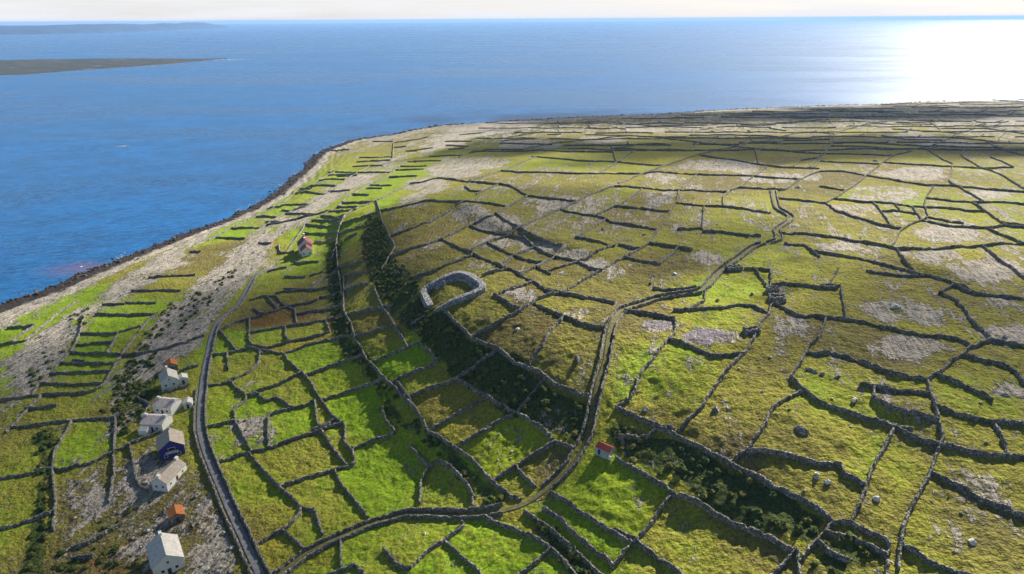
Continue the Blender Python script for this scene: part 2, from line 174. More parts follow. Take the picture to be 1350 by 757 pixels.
['short straight level stone wall below the inland strip fields by the rock band, third nearest',[[-140.8,540.1],[-121,521.1],[-114.3,512.4]]],
['short straight level stone wall below the inland strip fields by the rock band, second nearest',[[-141.1,554.6],[-115.5,531.4],[-108.6,524.4]]],
['',[[-139.3,582.4],[-120.4,564]]],
['',[[-129.7,601.8],[-112.8,584.7]]],
['',[[-129.4,617.5],[-105.9,593.8]]],
['',[[-117.3,650.5],[-98,632.5]]],
['',[[-129.7,457.3],[-119.7,450.6]]],
['',[[-138.7,460.3],[-130.1,453.2]]],
['short crooked right-falling stone wall left of the lone maroon-roofed farmhouse',[[-167.5,468.8],[-160.3,448.2],[-150.4,448.6]]],
['short straight level stone wall below the lone maroon-roofed farmhouse, nearest',[[-144.1,425],[-125.6,420.3]]],
['',[[-157.2,412.7],[-146.6,418.7]]],
['',[[-142,399.8],[-127.9,394.9]]],
['',[[-124.8,394.2],[-117.5,398.8]]],
['mid-length straight level stone wall above the brown bracken plot, second nearest',[[-135.8,377.8],[-117.6,372],[-108.8,373.2],[-98.9,367.7]]],
['mid-length straight steeply running stone wall right of the lone maroon-roofed farmhouse',[[-123.3,491.6],[-122.2,471.1],[-121.6,459.2],[-117.7,435.9],[-116,417.8]]],
['long curved level stone wall below the tiny strips at the narrow headland',[[-123.3,491.6],[-112.7,518],[-102.1,534.5],[-87.9,581.6],[-77.8,580.8],[-64.1,591.4],[-48.6,566],[-36,544],[-16.8,519.2],[-0.7,502.1],[11.2,462.7]]],
['mid-length straight right-rising stone wall below the inland strip fields by the rock band',[[-121.1,469.7],[-101.9,464.9],[-91.9,461.4]]],
['short straight right-rising stone wall right of the lone maroon-roofed farmhouse, third nearest',[[-121.3,457.4],[-117.8,454.6],[-99.6,445.8]]],
['',[[-112.1,435.5],[-102.7,435.1]]],
['short straight right-rising stone wall right of the lone maroon-roofed farmhouse, fourth nearest',[[-106.6,394],[-103.4,391.2],[-87.7,379.7]]],
['short straight right-rising stone wall right of the lone maroon-roofed farmhouse, fifth nearest',[[-101.5,376.4],[-99,374.4],[-83.2,362.4]]],
['short straight right-rising stone wall below the lone maroon-roofed farmhouse, third nearest',[[-93.3,351.9],[-91.9,350.5],[-76.2,337.9]]],
['mid-length curved steeply running stone wall below the inland strip fields by the rock band',[[-106.7,527.3],[-97.9,487.9],[-86,437.3],[-78.3,413.9],[-67.2,374.7],[-69.1,359],[-70.8,349.4]]],
['long straight level stone wall right of the inland strip fields by the rock band',[[-91.7,461.8],[-79.4,453.1],[-69.7,455.3],[-58.5,460.2],[-32.5,446.2],[-22,439.4],[-9.3,431],[-2.5,427]]],
['mid-length straight right-rising stone wall right of the inland strip fields by the rock band',[[-76.3,401.9],[-62.6,403],[-52.1,414],[-37.3,441],[-32.1,445.8]]],
['long straight right-rising stone wall left of the tiny fields on the slope',[[-68.6,362.3],[-66.1,361.1],[-56.4,359],[-47.8,358.3],[-39.3,367.9],[-33.6,377.7],[-23.6,396.3],[-12.2,399.7],[-1.9,428.8],[11.2,462.7]]],
['mid-length straight right-rising stone wall below the seaward strip fields',[[-194.3,521.8],[-190.5,522.5],[-172.7,524.9],[-157.1,530.1],[-143.3,533.6]]],
['mid-length straight steeply running stone wall below the lone maroon-roofed farmhouse',[[-117.7,435.9],[-105.8,390.7],[-92.4,345.3]]],
['mid-length straight right-rising stone wall below the white shore headland',[[-36,544],[-22.9,564.4],[-9.1,595.5],[4.6,630],[19.8,667.1],[24.7,679.8]]],
['long straight level stone wall below the far middle fields',[[-9.1,595.5],[10.6,575.4],[26.6,570.4],[49.8,561.2],[86.1,565],[106.6,563.9],[124.7,574.8],[149.5,563.9],[170.2,553.5],[188.8,543.8],[207.4,536],[222.2,524],[224.2,522.5]]],
['mid-length straight level stone wall above the olive field with a dark stone',[[11.2,462.7],[21.5,456.9],[32.9,451.8],[42.7,446.8]]],
['long curved right-rising stone wall above the olive field with a dark stone',[[-21.9,333],[-20.4,335.7],[-9,358.2],[0.4,366.6],[6.9,374.4],[19.1,402.7],[31,424.3],[42.5,444],[57.1,472.1],[77.1,502.6],[94.2,494.7],[109.2,486.3],[119.8,484.1],[135.7,482],[153.1,476.3]]],
['long straight right-falling stone wall above the tiny fields on the slope',[[-25.8,393.6],[-23.3,390.3],[-12.7,376.5],[-1.7,365.9],[6.6,356.8],[11.4,343.5],[17.7,328.1],[24.9,320.8],[31.6,311.3],[36.6,299],[41.3,293.9]]],
['mid-length straight right-falling stone wall above the tiny fields on the slope',[[-9.8,405.7],[2.6,374.8],[8.8,360.9],[16.6,348.6],[25.9,336]]],
['long straight right-falling stone wall left of the tiny fields on the slope',[[-39.3,367.9],[-30,345.5],[-20.1,330.2],[-12.8,316.9],[-5.2,307.2],[2,295.3],[8.6,281.7],[15.5,268.2],[19.2,263.7]]],
['mid-length straight right-rising stone wall above the oval stone fort',[[-18.9,327.9],[-19.9,326.6],[-27.9,317.8],[-35.8,311.4],[-48.3,312.9]]],
['mid-length straight right-falling stone wall left of the tiny fields on the slope',[[-13.1,349.5],[-10.8,344.8],[-1.6,327],[5.9,317.4],[14.1,311.4]]],
['mid-length straight right-rising stone wall left of the tiny fields on the slope',[[-6.1,308.3],[-5.2,310.2],[2.2,327.4],[10.3,340.1],[12,342.1]]],
['mid-length straight right-rising stone wall below the tiny fields on the slope',[[3.4,292.5],[5.5,295.3],[12.9,306.3],[19.1,318.9],[21.7,324.2]]],
['',[[11.4,304],[12.8,301.6],[17.6,292.9]]],
['mid-length straight right-rising stone wall right of the tiny fields on the slope',[[15.6,296.8],[18,298.9],[30.5,309.7],[38.7,318.4],[53,335.4]]],
['mid-length straight right-falling stone wall above the olive field with a dark stone',[[30.8,421.6],[43.2,412.7],[54.3,405.9],[61.1,391.5],[71,383.4],[82.7,370.3]]],
['mid-length straight right-falling stone wall below the olive field with a dark stone, nearest',[[34.5,349.3],[42.3,342.3],[52.7,333.6]]],
['mid-length straight right-rising stone wall left of the olive field with a dark stone',[[33.9,349.2],[46.5,378.5],[53.9,393.9],[57.2,400]]],
['',[[-35.6,513.8],[-29.5,483.9],[-25.3,482.4],[-20.7,481]]],
['short straight right-rising stone wall right of the tiny strips at the narrow headland',[[-24.7,469.6],[-13.4,500.4],[-9.4,511]]],
['',[[2.3,533.3],[-0.7,502.1]]],
['long straight level stone wall left of the far middle fields',[[20.2,683.6],[42.1,668],[59.2,650.5],[75.8,636],[95.4,629.6],[116.7,620.2],[138.3,615.6]]],
['',[[17.8,458.9],[20.7,470],[27.5,496.3]]],
['short straight right-rising stone wall right of the oval stone fort, nearest',[[-13.7,292.4],[-5.1,298.5],[-1.6,301.3]]],
['mid-length straight right-rising stone wall right of the oval stone fort',[[-5.5,268.4],[6.8,278],[9.3,280.4]]],
['mid-length straight right-rising stone wall below the far middle fields',[[71.3,563.4],[77.3,577.9],[93.7,617.5],[114.7,683.9],[129.7,715]]],
['mid-length curved level stone wall above the olive field with a dark stone',[[50.8,408.1],[54,413.1],[67.1,433.4],[80.9,427.2],[89.5,421],[99.1,415.3]]],
['long curved right-rising stone wall right of the far middle fields',[[81.9,515.7],[105.7,558.9],[121.9,585.1],[148.2,629.1],[185.6,678.1],[208.2,704.9],[226.7,723.2],[245,737.6],[274.5,783.8],[293.6,849.8]]],
['short straight right-rising stone wall above the olive field with a dark stone, nearest',[[69.6,433.3],[82.6,459.1],[95.5,490.7]]],
['mid-length straight right-rising stone wall right of the olive field with a dark stone',[[152.8,558.4],[133.9,519.6],[121.5,485.6],[109.2,441.1],[95.6,404.6],[85.2,377],[71.6,340.2]]],
['mid-length straight level stone wall left of the zigzag bend of the lane, second nearest',[[107.2,435.6],[108.4,435.2],[122,430.1],[134.1,425.1],[147.4,414],[157.1,401.5]]],
['mid-length curved right-rising stone wall above the zigzag bend of the lane',[[136.1,427.8],[144.6,456.6],[155.1,478.5],[169.6,498.3],[197.8,547.6],[224.7,597.2]]],
['mid-length straight level stone wall above the zigzag bend of the lane',[[166.9,494.2],[183,488.1],[187.7,485.9],[196.4,481.8]]],
['short straight steeply running stone wall left of the zigzag bend of the lane',[[124.4,429.7],[107.1,369.2]]],
['short straight level stone wall right of the olive field with a dark stone',[[93.2,369.3],[107.7,371.3]]],
['mid-length straight level stone wall left of the zigzag bend of the lane, nearest',[[105.4,362.9],[118.8,358.4],[127.3,352.7],[133.4,349.7]]],
['mid-length straight right-falling stone wall right of the olive field with a dark stone',[[71.6,340.2],[80.2,334.2],[91.2,327.4]]],
['short straight right-falling stone wall right of the olive field with a dark stone',[[55,335.7],[64.7,329.5]]],
['mid-length straight right-falling stone wall below the olive field with a dark stone, second nearest',[[54.9,314.7],[56.3,313.5],[62.5,307],[69,303.4]]],
['short straight right-rising stone wall right of the olive field with a dark stone',[[69.9,303.3],[77.8,318.5],[84.2,330.1]]],
['mid-length straight level stone wall above the bare purple rock patch',[[60,271.1],[70.3,269.9],[78.9,271.8]]],
['',[[60.1,275.9],[64.4,289.2]]],
['mid-length crooked right-falling stone wall above the paddock corner huts',[[106.2,293.5],[116.3,287.9],[110.4,271.6],[108,264.7]]],
['long straight right-falling stone wall right of the zigzag bend of the lane',[[146.1,353.9],[155.5,351.8],[163.5,347.5],[172.4,340.5],[178.9,329.7],[185.5,316.9],[186.7,315]]],
['long straight right-falling stone wall left of the small field cluster right of centre',[[179.5,449.1],[189.1,441.2],[199,430.4],[202.6,430.1],[196.7,403.4],[201.5,384.7],[206,367.6],[212.6,358.2]]],
['long straight level stone wall right of the pale pavement strip, nearest',[[190.6,478.9],[197.3,482.3],[218.7,515.1],[238.2,541.2],[254.4,559],[273.2,555.7],[279.8,534.3],[289.9,513.7],[296.4,499.4],[303.9,485.7],[317.9,479.5],[328.3,466.5],[349.9,456.8],[390.1,442.8]]],
['mid-length curved right-falling stone wall below the zigzag bend of the lane',[[138.7,331.4],[147.3,326.6],[146,306.5]]],
['long straight level stone wall left of the twin walled far lane',[[185.6,671],[199.8,649.3],[216.2,622],[226.6,602.6],[238.3,589.2],[260.8,574]]],
['short curved right-rising stone wall below the twin walled far lane',[[246.6,593.4],[268.9,632.3],[292.7,648.4]]],
['',[[254.1,714.5],[249.2,698.8],[225.3,620.7],[222.2,610.9]]],
['long straight right-rising stone wall above the pale pavement strip',[[202.6,430.1],[218.7,449.3],[239.7,477.8],[263,508.8],[293.3,552.2],[329,603.3],[366.6,651.5],[395.8,677.8],[426.8,712.1],[434.3,711.2],[483.6,766],[534.2,829.1],[590.7,882.7]]],
['long straight level stone wall right of the small field cluster right of centre',[[214.7,444.6],[216.8,442.5],[225.2,433.8],[236.4,426.6],[244,418.1],[254.6,411.5],[269.4,405],[283.2,396]]],
['mid-length crooked right-rising stone wall right of the small field cluster right of centre',[[302.9,481.8],[275.9,444.4],[257.3,414.3],[242,382.8],[222.6,366.8],[208.2,351.8],[195.4,331.8],[187.1,320.6],[185,317.9]]],
['long straight level stone wall above the white rock pavement on the far right, nearest',[[186.4,315],[200.2,313.3],[215.7,317.5],[232,321],[244.2,323.7],[255.1,323.5],[292.3,322.8]]],
['long straight level stone wall above the white rock pavement on the far right, third nearest',[[274.4,442],[275.2,441.1],[285,430.4],[293.6,424.6],[306.9,421.1],[318.5,412.6],[348.6,392.1]]],
['short straight right-falling stone wall right of the pale pavement strip',[[318.4,478.8],[314,464.7],[306.7,441.1],[301.6,425.8]]],
['mid-length straight right-falling stone wall above the white rock pavement on the far right, nearest',[[292.9,423.5],[284.3,395.9],[277.9,376.4],[274.5,365]]],
['mid-length straight right-falling stone wall right of the small field cluster right of centre',[[241,382],[242.2,380.3],[247.6,372.9],[253.2,368.1]]],
['long straight level stone wall above the white rock pavement on the far right, second nearest',[[234.2,376.4],[236,373.3],[242.8,361.6],[259.5,356.8],[272,362.9],[281.2,360.3],[315.3,351.1]]],
['long straight right-falling wall right of white rock pavement on far right, second nearest',[[258.1,354.7],[255.5,340.4],[255.1,323.5],[255,279.8]]],
['long straight right-falling stone wall right of the white rock pavement on the far right, nearest',[[231.3,318.5],[225.6,300.3],[222.5,286.8],[218.1,271.5],[205.3,222.7]]],
['short straight right-falling stone wall above the small tumbled pile below the stone hut',[[186.3,313.2],[180.9,296.3],[179.2,286.4],[177.4,280.5]]],
['long straight right-falling stone wall above the small tumbled pile below the stone hut',[[146.7,317.4],[149.3,314.2],[155.5,307.5],[165.4,300.1],[171.5,289.6],[177.1,281.1],[181.9,272.4],[185.2,262],[186.4,253]]],
['short straight right-falling stone wall below the small field cluster right of centre',[[232.3,428.1],[220.7,393.9],[210.5,365]]],
['',[[223.4,399.2],[233.5,398.7]]],
['short curved right-falling stone wall right of the small field cluster right of centre',[[241.7,418.2],[234.6,398.6],[239.5,393.1],[240.6,391.9]]],
['',[[249.5,414.7],[247.3,409.1],[237.1,383],[234.7,376.8]]],
['mid-length crooked right-falling stone wall right of the pale pavement strip',[[427,712.1],[403.1,647.3],[379.8,584.5],[341.3,524.4],[326.9,503.3],[317.9,479.5]]],
['long straight level stone wall right of the pale pavement strip, second nearest',[[330.5,603.1],[344.8,586.4],[362.2,577.1],[381.3,561.5],[415.9,561.4]]],
['long straight right-falling stone wall right of the pale pavement strip',[[425.3,645.3],[392.7,571.7],[385.6,539.8],[371.8,502.5],[359.6,470.5],[323.5,367]]],
['short straight level stone wall left of the small field cluster right of centre',[[223.7,487.8],[235.4,474.2]]],
['mid-length straight level stone wall right of the twin walled far lane, second nearest',[[282.1,623.6],[304.4,604.8],[319.7,595],[322.1,593.5]]],
['',[[129,266.5],[136.8,264.4]]],
['',[[132.3,265.7],[135.9,271.5],[146.9,288.7]]],
['mid-length straight level stone wall above the small tumbled pile below the stone hut',[[156.6,283.7],[164.7,276.7],[173,276.8],[179.5,276.7]]],
['',[[171.6,253.7],[182.9,263.4]]],
['mid-length straight right-falling stone wall above the white rock pavement on the far right, second nearest',[[276.7,372.2],[279.6,369.3],[284.3,364.5],[307.6,342]]],
['short straight right-falling stone wall below the far right skyline fields',[[443.2,630.4],[418.1,564.6]]],
['long straight level stone wall below the twin walled far lane',[[359.7,645.3],[330.5,671.2],[304.3,675.2],[283.5,692.8],[262.1,706.8],[241.5,726.6]]],
['mid-length straight right-rising stone wall above the tiny strips at the narrow headland',[[-157,920.7],[-137.3,932.3],[-112.6,948.9],[-94.2,1048]]],
['',[[-123.2,831.3],[-94.9,833.5]]],
['mid-length straight right-rising stone wall right of the white shore headland, second nearest',[[-55.9,732.7],[-49.2,760.2],[-26.7,781.7],[11.6,762.7],[33.2,794.6],[60.5,829.5]]],
['',[[-80.2,847.2],[-51.2,818.6]]],
['mid-length straight right-rising stone wall right of the white shore headland, nearest',[[-71,943.7],[-39.2,949.8],[-7.6,1040.9]]],
['',[[-4.9,895.6],[39.1,940.4]]],
['mid-length straight level stone wall right of the white shore headland',[[-12.8,850.8],[29.5,865.1],[48,906.4],[66.3,912]]],
['mid-length straight level stone wall left of the far middle fields, fourth nearest',[[62.1,751.4],[80.9,754],[98.7,737],[107.9,728.8]]],
['',[[114.5,789.9],[98.4,639.9],[97.3,628.8]]],
['mid-length straight level stone wall left of the far middle fields, nearest',[[109.3,742.1],[124.7,759.3],[146,782.2],[164.3,784.5],[174.2,775.5]]],
['mid-length straight level stone wall right of the far middle fields, nearest',[[109.4,742.5],[123.3,733.2],[148.1,717.7],[169.4,709.4],[197.6,711],[215.2,711.8]]],
['mid-length straight level stone wall above the far middle fields, nearest',[[95.9,899],[138.3,899.1],[161.2,866.6],[190.2,849.9],[216.2,851.4]]],
['mid-length straight level stone wall left of the far middle fields, third nearest',[[60,822.5],[84.9,839],[119.7,861.6],[150.7,881.6]]],
['mid-length straight level stone wall left of the far middle fields, second nearest',[[78.7,937.2],[109.4,1010.8],[141.3,994.5],[179.6,1081.4],[208,1039.9]]],
['mid-length straight level stone wall right of the far middle fields, third nearest',[[205.7,1028.2],[241.2,1031.6],[288,1019]]],
['mid-length straight level stone wall right of the far middle fields, second nearest',[[175.8,858.1],[191.5,826.8],[208.4,794.7],[224.9,765.3]]],
['',[[216.2,851.4],[256.5,943.2],[283.4,972.2]]],
['',[[183.5,710.3],[193.2,734.3],[216.9,793]]],
['mid-length straight level stone wall left of the far middle fields, fifth nearest',[[77.2,1065.8],[122.1,1111.7],[167.2,1106.9]]],
['mid-length straight level stone wall above the far middle fields, second nearest',[[205.8,1162.9],[262.6,1164.2],[323,1162.7]]],
['mid-length straight level stone wall below the far cloud-shaded shore, second nearest',[[224.8,870.1],[253.3,866],[277,863.4],[293.6,849.8],[312.4,839.8],[321.8,830.9]]],
['',[[226.6,771.4],[240.1,744.3],[243.9,736.8]]],
['',[[272.4,777.3],[300.5,773.8],[313.8,793.3]]],
['mid-length straight level stone wall left of the twin walled far lane, second nearest',[[285,775.7],[330.8,838.2],[365.8,886.3],[393.2,899.7],[406.8,869.9]]],
['mid-length straight level stone wall left of the twin walled far lane, nearest',[[313.8,793.3],[336.7,790.8],[366.8,794.5]]],
['',[[403.3,862.1],[450.4,924.3],[498,977]]],
['',[[308.6,779.7],[274.8,704.9]]],
['',[[336.5,1018.5],[362.5,1000.3],[383.6,1006.7]]],
['',[[352.7,947],[363.4,914.7]]],
['',[[387.7,950.2],[400.8,947.2],[429.6,940.1]]],
['mid-length curved steeply running stone wall below the twin walled far lane',[[404.3,875.4],[388.4,839.6],[342.2,736],[306.7,673.7],[257,584.7]]],
['',[[360.1,766.5],[388.7,755.4]]],
['',[[340.4,731.6],[343.5,729.7],[368.3,714.2]]],
['mid-length straight steeply running stone wall below the twin walled far lane',[[403.3,862.1],[355.8,760.2],[303.8,664.1],[261.1,584]]],
['',[[302.4,1039.7],[334.7,1043.3]]],
['mid-length straight level stone wall right of the far cloud-shaded shore, second nearest',[[398.1,1051.2],[421.3,1045.1],[462.6,1059.7],[487.8,1068.7]]],
['mid-length straight level stone wall above the twin walled far lane',[[458.7,1140.8],[472.9,1123.5],[540.5,1107],[554,1090.3]]],
['',[[456.7,1141.3],[421.3,1045.1]]],
['',[[594.4,1220.9],[504.8,1023.6],[468.5,944.2]]],
['mid-length straight level stone wall left of the far cloud-shaded shore',[[351.9,1168.8],[400.5,1184.1],[444.3,1201.5]]],
['mid-length straight level stone wall right of the far cloud-shaded shore, nearest',[[440.9,1278.3],[494.6,1232.9],[574.1,1257.1]]],
['',[[501.5,1102.8],[464.1,1009.5]]],
['mid-length straight level stone wall left of the far right skyline fields, fourth nearest',[[498,976.9],[528.3,993],[548.6,969.1],[581.8,957.7]]],
['',[[616.8,1028.7],[603.6,1001.1],[549.6,888.8]]],
['mid-length straight level stone wall left of the far right skyline fields, second nearest',[[496.2,901.4],[514.6,877.1],[531,860.4],[541.6,836]]],
['mid-length straight level stone wall above the pale pavement strip, third nearest',[[447.4,833],[447.9,793.6],[464.7,775.9],[481,766.4]]],
['long straight level stone wall right of the far right skyline fields, third nearest',[[501.9,788.8],[505.5,782.6],[509.7,775.3],[521.1,761.3],[526.2,737.1],[545.8,730.7],[614.7,715.9]]],
['mid-length straight level stone wall above the pale pavement strip, second nearest',[[385.5,749.1],[402.9,733.6],[427.4,717.9],[435.7,712.8]]],
['mid-length straight level stone wall above the pale pavement strip, nearest',[[368.3,714.1],[384.1,700.3],[397,687.6],[401,683.6]]],
['mid-length straight level stone wall below the far right skyline fields',[[440.5,718.1],[445.1,715.7],[459.6,708.4],[481.6,701],[500.4,705.3]]],
['',[[468.4,707.6],[427.3,648.4]]],
['long straight level stone wall right of the far right skyline fields, nearest',[[556.5,897.5],[572.5,890.8],[596.6,891.8],[615.7,890.3],[657.5,926.7],[691.4,934.4],[812.8,957.9]]],
['',[[599.7,838],[554.8,783.5],[523.5,737.3]]],
['long straight right-falling stone wall right of the far right skyline fields',[[522,756.7],[514.2,737.9],[487.4,674.6],[478.5,636.4],[449.2,517.2]]],
['long straight level stone wall right of the far right skyline fields, fifth nearest',[[605.6,891],[607.9,854.4],[611.2,822.4],[633.1,739.1]]],
['mid-length straight level stone wall left of the far right skyline fields, third nearest',[[628.4,1196.5],[665.3,1143.5],[694.7,1107.7]]],
['long straight level stone wall right of the far right skyline fields, second nearest',[[769.2,1294],[806.8,1232.3],[919,1254],[1086.3,1293]]],
['',[[628.2,1241.2],[651.3,1219.1]]],
['mid-length straight level stone wall left of the far right skyline fields, nearest',[[593.9,1041.1],[633.6,1019.8],[657.3,991.4]]],
['long straight level stone wall right of the far right skyline fields, fourth nearest',[[729.5,1123.8],[757.1,1090.1],[788.4,1070.5],[870.1,1028.1]]],
['long straight level stone wall above the far right skyline fields',[[724.8,1375.5],[791.8,1359.3],[871.4,1374.1],[1007.7,1378.7],[1164.4,1388.7]]],
['',[[-126.8,827.1],[-112.8,822.3]]],
['',[[-149.9,873.3],[-146.7,872.4],[-132.8,868.4]]],
['',[[-195,967.8],[-161.2,940.9]]],
['',[[-157.8,925.9],[-136.4,784]]],
['',[[-243.7,925.7],[-215,908.6]]],
['short straight level stone wall left of the tiny strips at the narrow headland, second nearest',[[-183,822.5],[-140.9,797.4],[-138.1,795.6]]],
['short straight level stone wall left of the tiny strips at the narrow headland, third nearest',[[-179.9,793.1],[-135.2,763.5]]],
['short straight level stone wall right of the grassy shore bay',[[-175.4,752],[-137.7,727.9]]],
['mid-length straight level stone wall above the inland strip fields by the rock band',[[-166.9,701.6],[-135.4,685.5],[-118.9,676.1]]],
['',[[-177.6,689.5],[-155.2,678.5]]],
['long curved right-rising stone wall below the inland strip fields by the rock band',[[-100.8,730.5],[-112.3,736.8],[-121.6,654],[-131.1,617.1],[-135.8,590],[-140.7,566.9],[-140.8,540.1],[-149.5,519],[-157.5,503.9],[-157.3,487.1],[-155.8,448.5]]],
['short straight level stone wall below the tiny strips at the narrow headland, second nearest',[[-117.2,689.3],[-110.1,685],[-93.4,673.8]]],
['short straight level stone wall below the tiny strips at the narrow headland, fourth nearest',[[-116.9,646.6],[-87,625.1]]],
['short straight level stone wall below the grassy shore bay',[[-200.5,741.1],[-166.4,705.3]]],
['short straight level stone wall right of the tiny strips at the narrow headland, third nearest',[[-105.8,738.2],[-74.4,720.7]]],
['short straight level stone wall below the tiny strips at the narrow headland, nearest',[[-115.2,707.4],[-105.1,702.5],[-86.4,693]]],
['',[[-101.5,677.5],[-86,667.9]]],
['',[[-85.4,886.2],[-49.4,873.2]]],
['',[[-73.7,808.5],[-54.8,803]]],
['short straight level stone wall right of the tiny strips at the narrow headland, fourth nearest',[[-92.1,767.1],[-64.6,752.8],[-52.4,746.9]]],
['long straight right-rising stone wall below the seaward strip fields',[[-232,499.7],[-226.6,535.7],[-220.7,571.9],[-208.4,602],[-211.9,653.6],[-198.6,668.4],[-195.3,699.8],[-187.9,735.9]]],
['long straight right-rising stone wall right of the seaward strip fields',[[-200.9,491.8],[-195.7,515.2],[-190.3,541],[-185.3,561.4],[-174,570.9],[-167,605],[-167.3,634.7],[-162.1,664],[-155.7,711.3],[-153.4,737.6]]],
['short straight level stone wall below the seaward strip fields, second nearest',[[-188.8,551.5],[-165,535.8],[-157.1,530.1]]],
['',[[-198.3,531.9],[-185.6,526.5]]],
['',[[-222.8,607.1],[-203.9,588.3]]],
['',[[-169.1,620.3],[-146.7,608]]],
['short straight level stone wall above the inland strip fields by the rock band, second nearest',[[-195,714.4],[-155.9,683.9]]],
['short straight level stone wall below the inland strip fields by the rock band, fourth nearest',[[-146.1,529.8],[-124.8,510.9],[-117.5,500.5]]],
['short straight level stone wall above the lone maroon-roofed farmhouse',[[-155.4,512.4],[-129.5,492.9],[-122.3,481.3]]],
['mid-length straight right-rising stone wall below the left shore fields, nearest',[[-243.1,356.8],[-232.1,332.5],[-223,308.8],[-219.7,286.7],[-215.1,267.1]]],
['mid-length straight right-rising stone wall above the greenish white house',[[-197.9,349.8],[-199.6,342.4],[-195.6,318.5],[-193,302.4],[-188.5,285.4],[-184.9,269.4]]],
['short straight right-rising stone wall below the left shore fields',[[-267.6,348.9],[-268.5,330.3]]],
['mid-length straight level stone wall below the left shore fields, nearest',[[-222.3,298.2],[-195.6,293.2],[-190.3,292.4]]],
['mid-length straight level stone wall left of the greenish white house',[[-217.2,275.8],[-189.9,273.6],[-185.8,273.3]]],
['short straight level stone wall below the left shore fields, second nearest',[[-210.6,255.4],[-196.5,255.8]]],
['',[[978.4,1428.3],[1005.6,1416.8],[1044.1,1422],[1068.5,1414.4]]],
['',[[1095.4,1423.9],[1150.2,1395.1],[1239.5,1410.4],[1288.9,1391.9]]],
['',[[1271.6,1386.3],[1341.2,1453.3]]],
['',[[1131.7,1415.9],[1171.5,1461.2]]],
['',[[970.6,1363.1],[1017.2,1347.9],[1062.7,1332.9],[1111.4,1333.2]]],
['',[[1067.9,1342.6],[1124.3,1416.8]]],
['',[[1108.2,1335],[1175.8,1394.2]]],
['',[[719,1317.9],[751.7,1298.3],[799.6,1306.5],[815.4,1272.3]]],
['',[[750.9,1307.5],[792.8,1354.4]]],
['',[[850.1,1328.1],[915,1323.1],[966.4,1300],[1020.6,1295.9]]],
['',[[1000.3,1293.2],[1037.8,1327.4]]],
['',[[940.5,1305.4],[990.1,1368.3]]],
['',[[862.6,1324.6],[905.8,1395.3]]],
['',[[530.5,1278.3],[555.5,1335.2]]],
['',[[550.9,1290.5],[601.5,1281.6],[652.2,1274.4],[693.4,1265]]],
['',[[728.3,1272.6],[785.3,1251.9],[844.5,1237.7],[892.6,1223.5]]],
['',[[836.5,1239.7],[884.3,1296.7]]],
['',[[911.2,1249.8],[957,1228.2],[1022,1232.9],[1064.1,1220.5]]],
['',[[946.9,1242.7],[989,1298.5]]],
['',[[298.2,1222.8],[315.9,1205.5],[336.6,1202],[356,1204.7]]],
['',[[373.5,1221.9],[435.3,1215.3],[492.2,1198],[540.4,1185.3]]],
['',[[504.2,1187.8],[533.2,1233.6]]],
['',[[557.3,1223.6],[602.1,1222.5],[642.3,1212.6],[672.2,1196.9]]],
['',[[564.4,1221.7],[599.4,1257.6]]],
['',[[694,1190.8],[733.3,1166.1],[778.6,1154],[818.1,1145.9]]],
['',[[783.3,1162.7],[822.5,1205.8]]],
['',[[714.2,1184.3],[752,1224.4]]],
['',[[716,1183.8],[750.4,1216.6]]],
['',[[832.5,1166.8],[879.6,1161.6],[923.6,1152.9],[962.1,1147.2]]],
['',[[944.4,1147.1],[984.6,1206.8]]],
['',[[852.2,1162.3],[904.4,1215.6]]],
['',[[902.7,1153.2],[946.1,1204.3]]],
['',[[115.9,1147.6],[136.1,1195.3]]],
['',[[186.7,1178.9],[232.5,1161.5],[279.6,1155.6],[320.7,1155.2]]],
['',[[232.7,1170.2],[257.6,1225.3]]],
['',[[347.6,1153],[392.1,1138.5],[437,1128.7],[469,1105.8]]],
['',[[358.2,1150.2],[381.8,1192.6]]],
['',[[424.4,1132.6],[436.2,1168.5]]],
['',[[447.5,1126.7],[481,1173.4]]],
['',[[481.3,1135.7],[538.4,1121.5],[600.6,1119.9],[636.1,1087.7]]],
['',[[582.3,1111.5],[601.1,1162.5]]],
['',[[559.2,1116.8],[574.8,1157]]],
['',[[695.2,1128.2],[720,1118],[753.5,1122.2],[771,1108.6]]],
['',[[788.1,1108.1],[810.2,1096.2],[837.9,1092.5],[865.2,1094.4]]],
['',[[789.5,1107.8],[837.7,1156.5]]],
['',[[845.2,1095.9],[879.7,1138.6]]],
['',[[-41.7,1112.2],[4.2,1093.2],[49.7,1100.4],[88.2,1095.3]]],
['',[[76.7,1088.8],[76.2,1141.4]]],
['',[[86,1088.7],[85.1,1120.3]]],
['',[[79.1,1088.8],[92.2,1143.9]]],
['',[[88,1091.8],[109.9,1092.1],[130.3,1079.2],[151.2,1096.8]]],
['',[[140.4,1088.9],[142.7,1144.4]]],
['',[[149.2,1081.8],[189,1067],[232.7,1076.5],[262.1,1049.1]]],
['',[[232.8,1066.8],[236.7,1116.3]]],
['',[[173.6,1078.6],[172.9,1115.4]]],
['',[[266,1065],[322.5,1052.7],[372.3,1025.2],[424.6,1031.9]]],
['',[[414.7,1025.2],[445.8,1066]]],
['',[[406.8,1027.3],[432.2,1069.1]]],
['',[[428.8,1042.5],[451.2,1037.2],[472.6,1030.1],[491.2,1025.3]]],
['',[[475.7,1030.4],[508.3,1075]]],
['',[[492,1027.1],[514.5,1027.6],[530.8,1015.8],[552.6,1021.4]]],
['',[[511.5,1022.2],[535.2,1067.9]]],
['',[[559.4,1010.6],[574.8,996.1],[604.7,1007.7],[626.4,1010.3]]],
['',[[608.7,1000.3],[647.3,1049]]],
['',[[621.5,1002.1],[634,994.9],[653.3,998.7],[670.8,1003.2]]],
['',[[641.7,998.4],[665.6,1034.7]]],
['',[[658.9,984.8],[670.7,978.1],[689.5,982],[707.3,987.6]]],
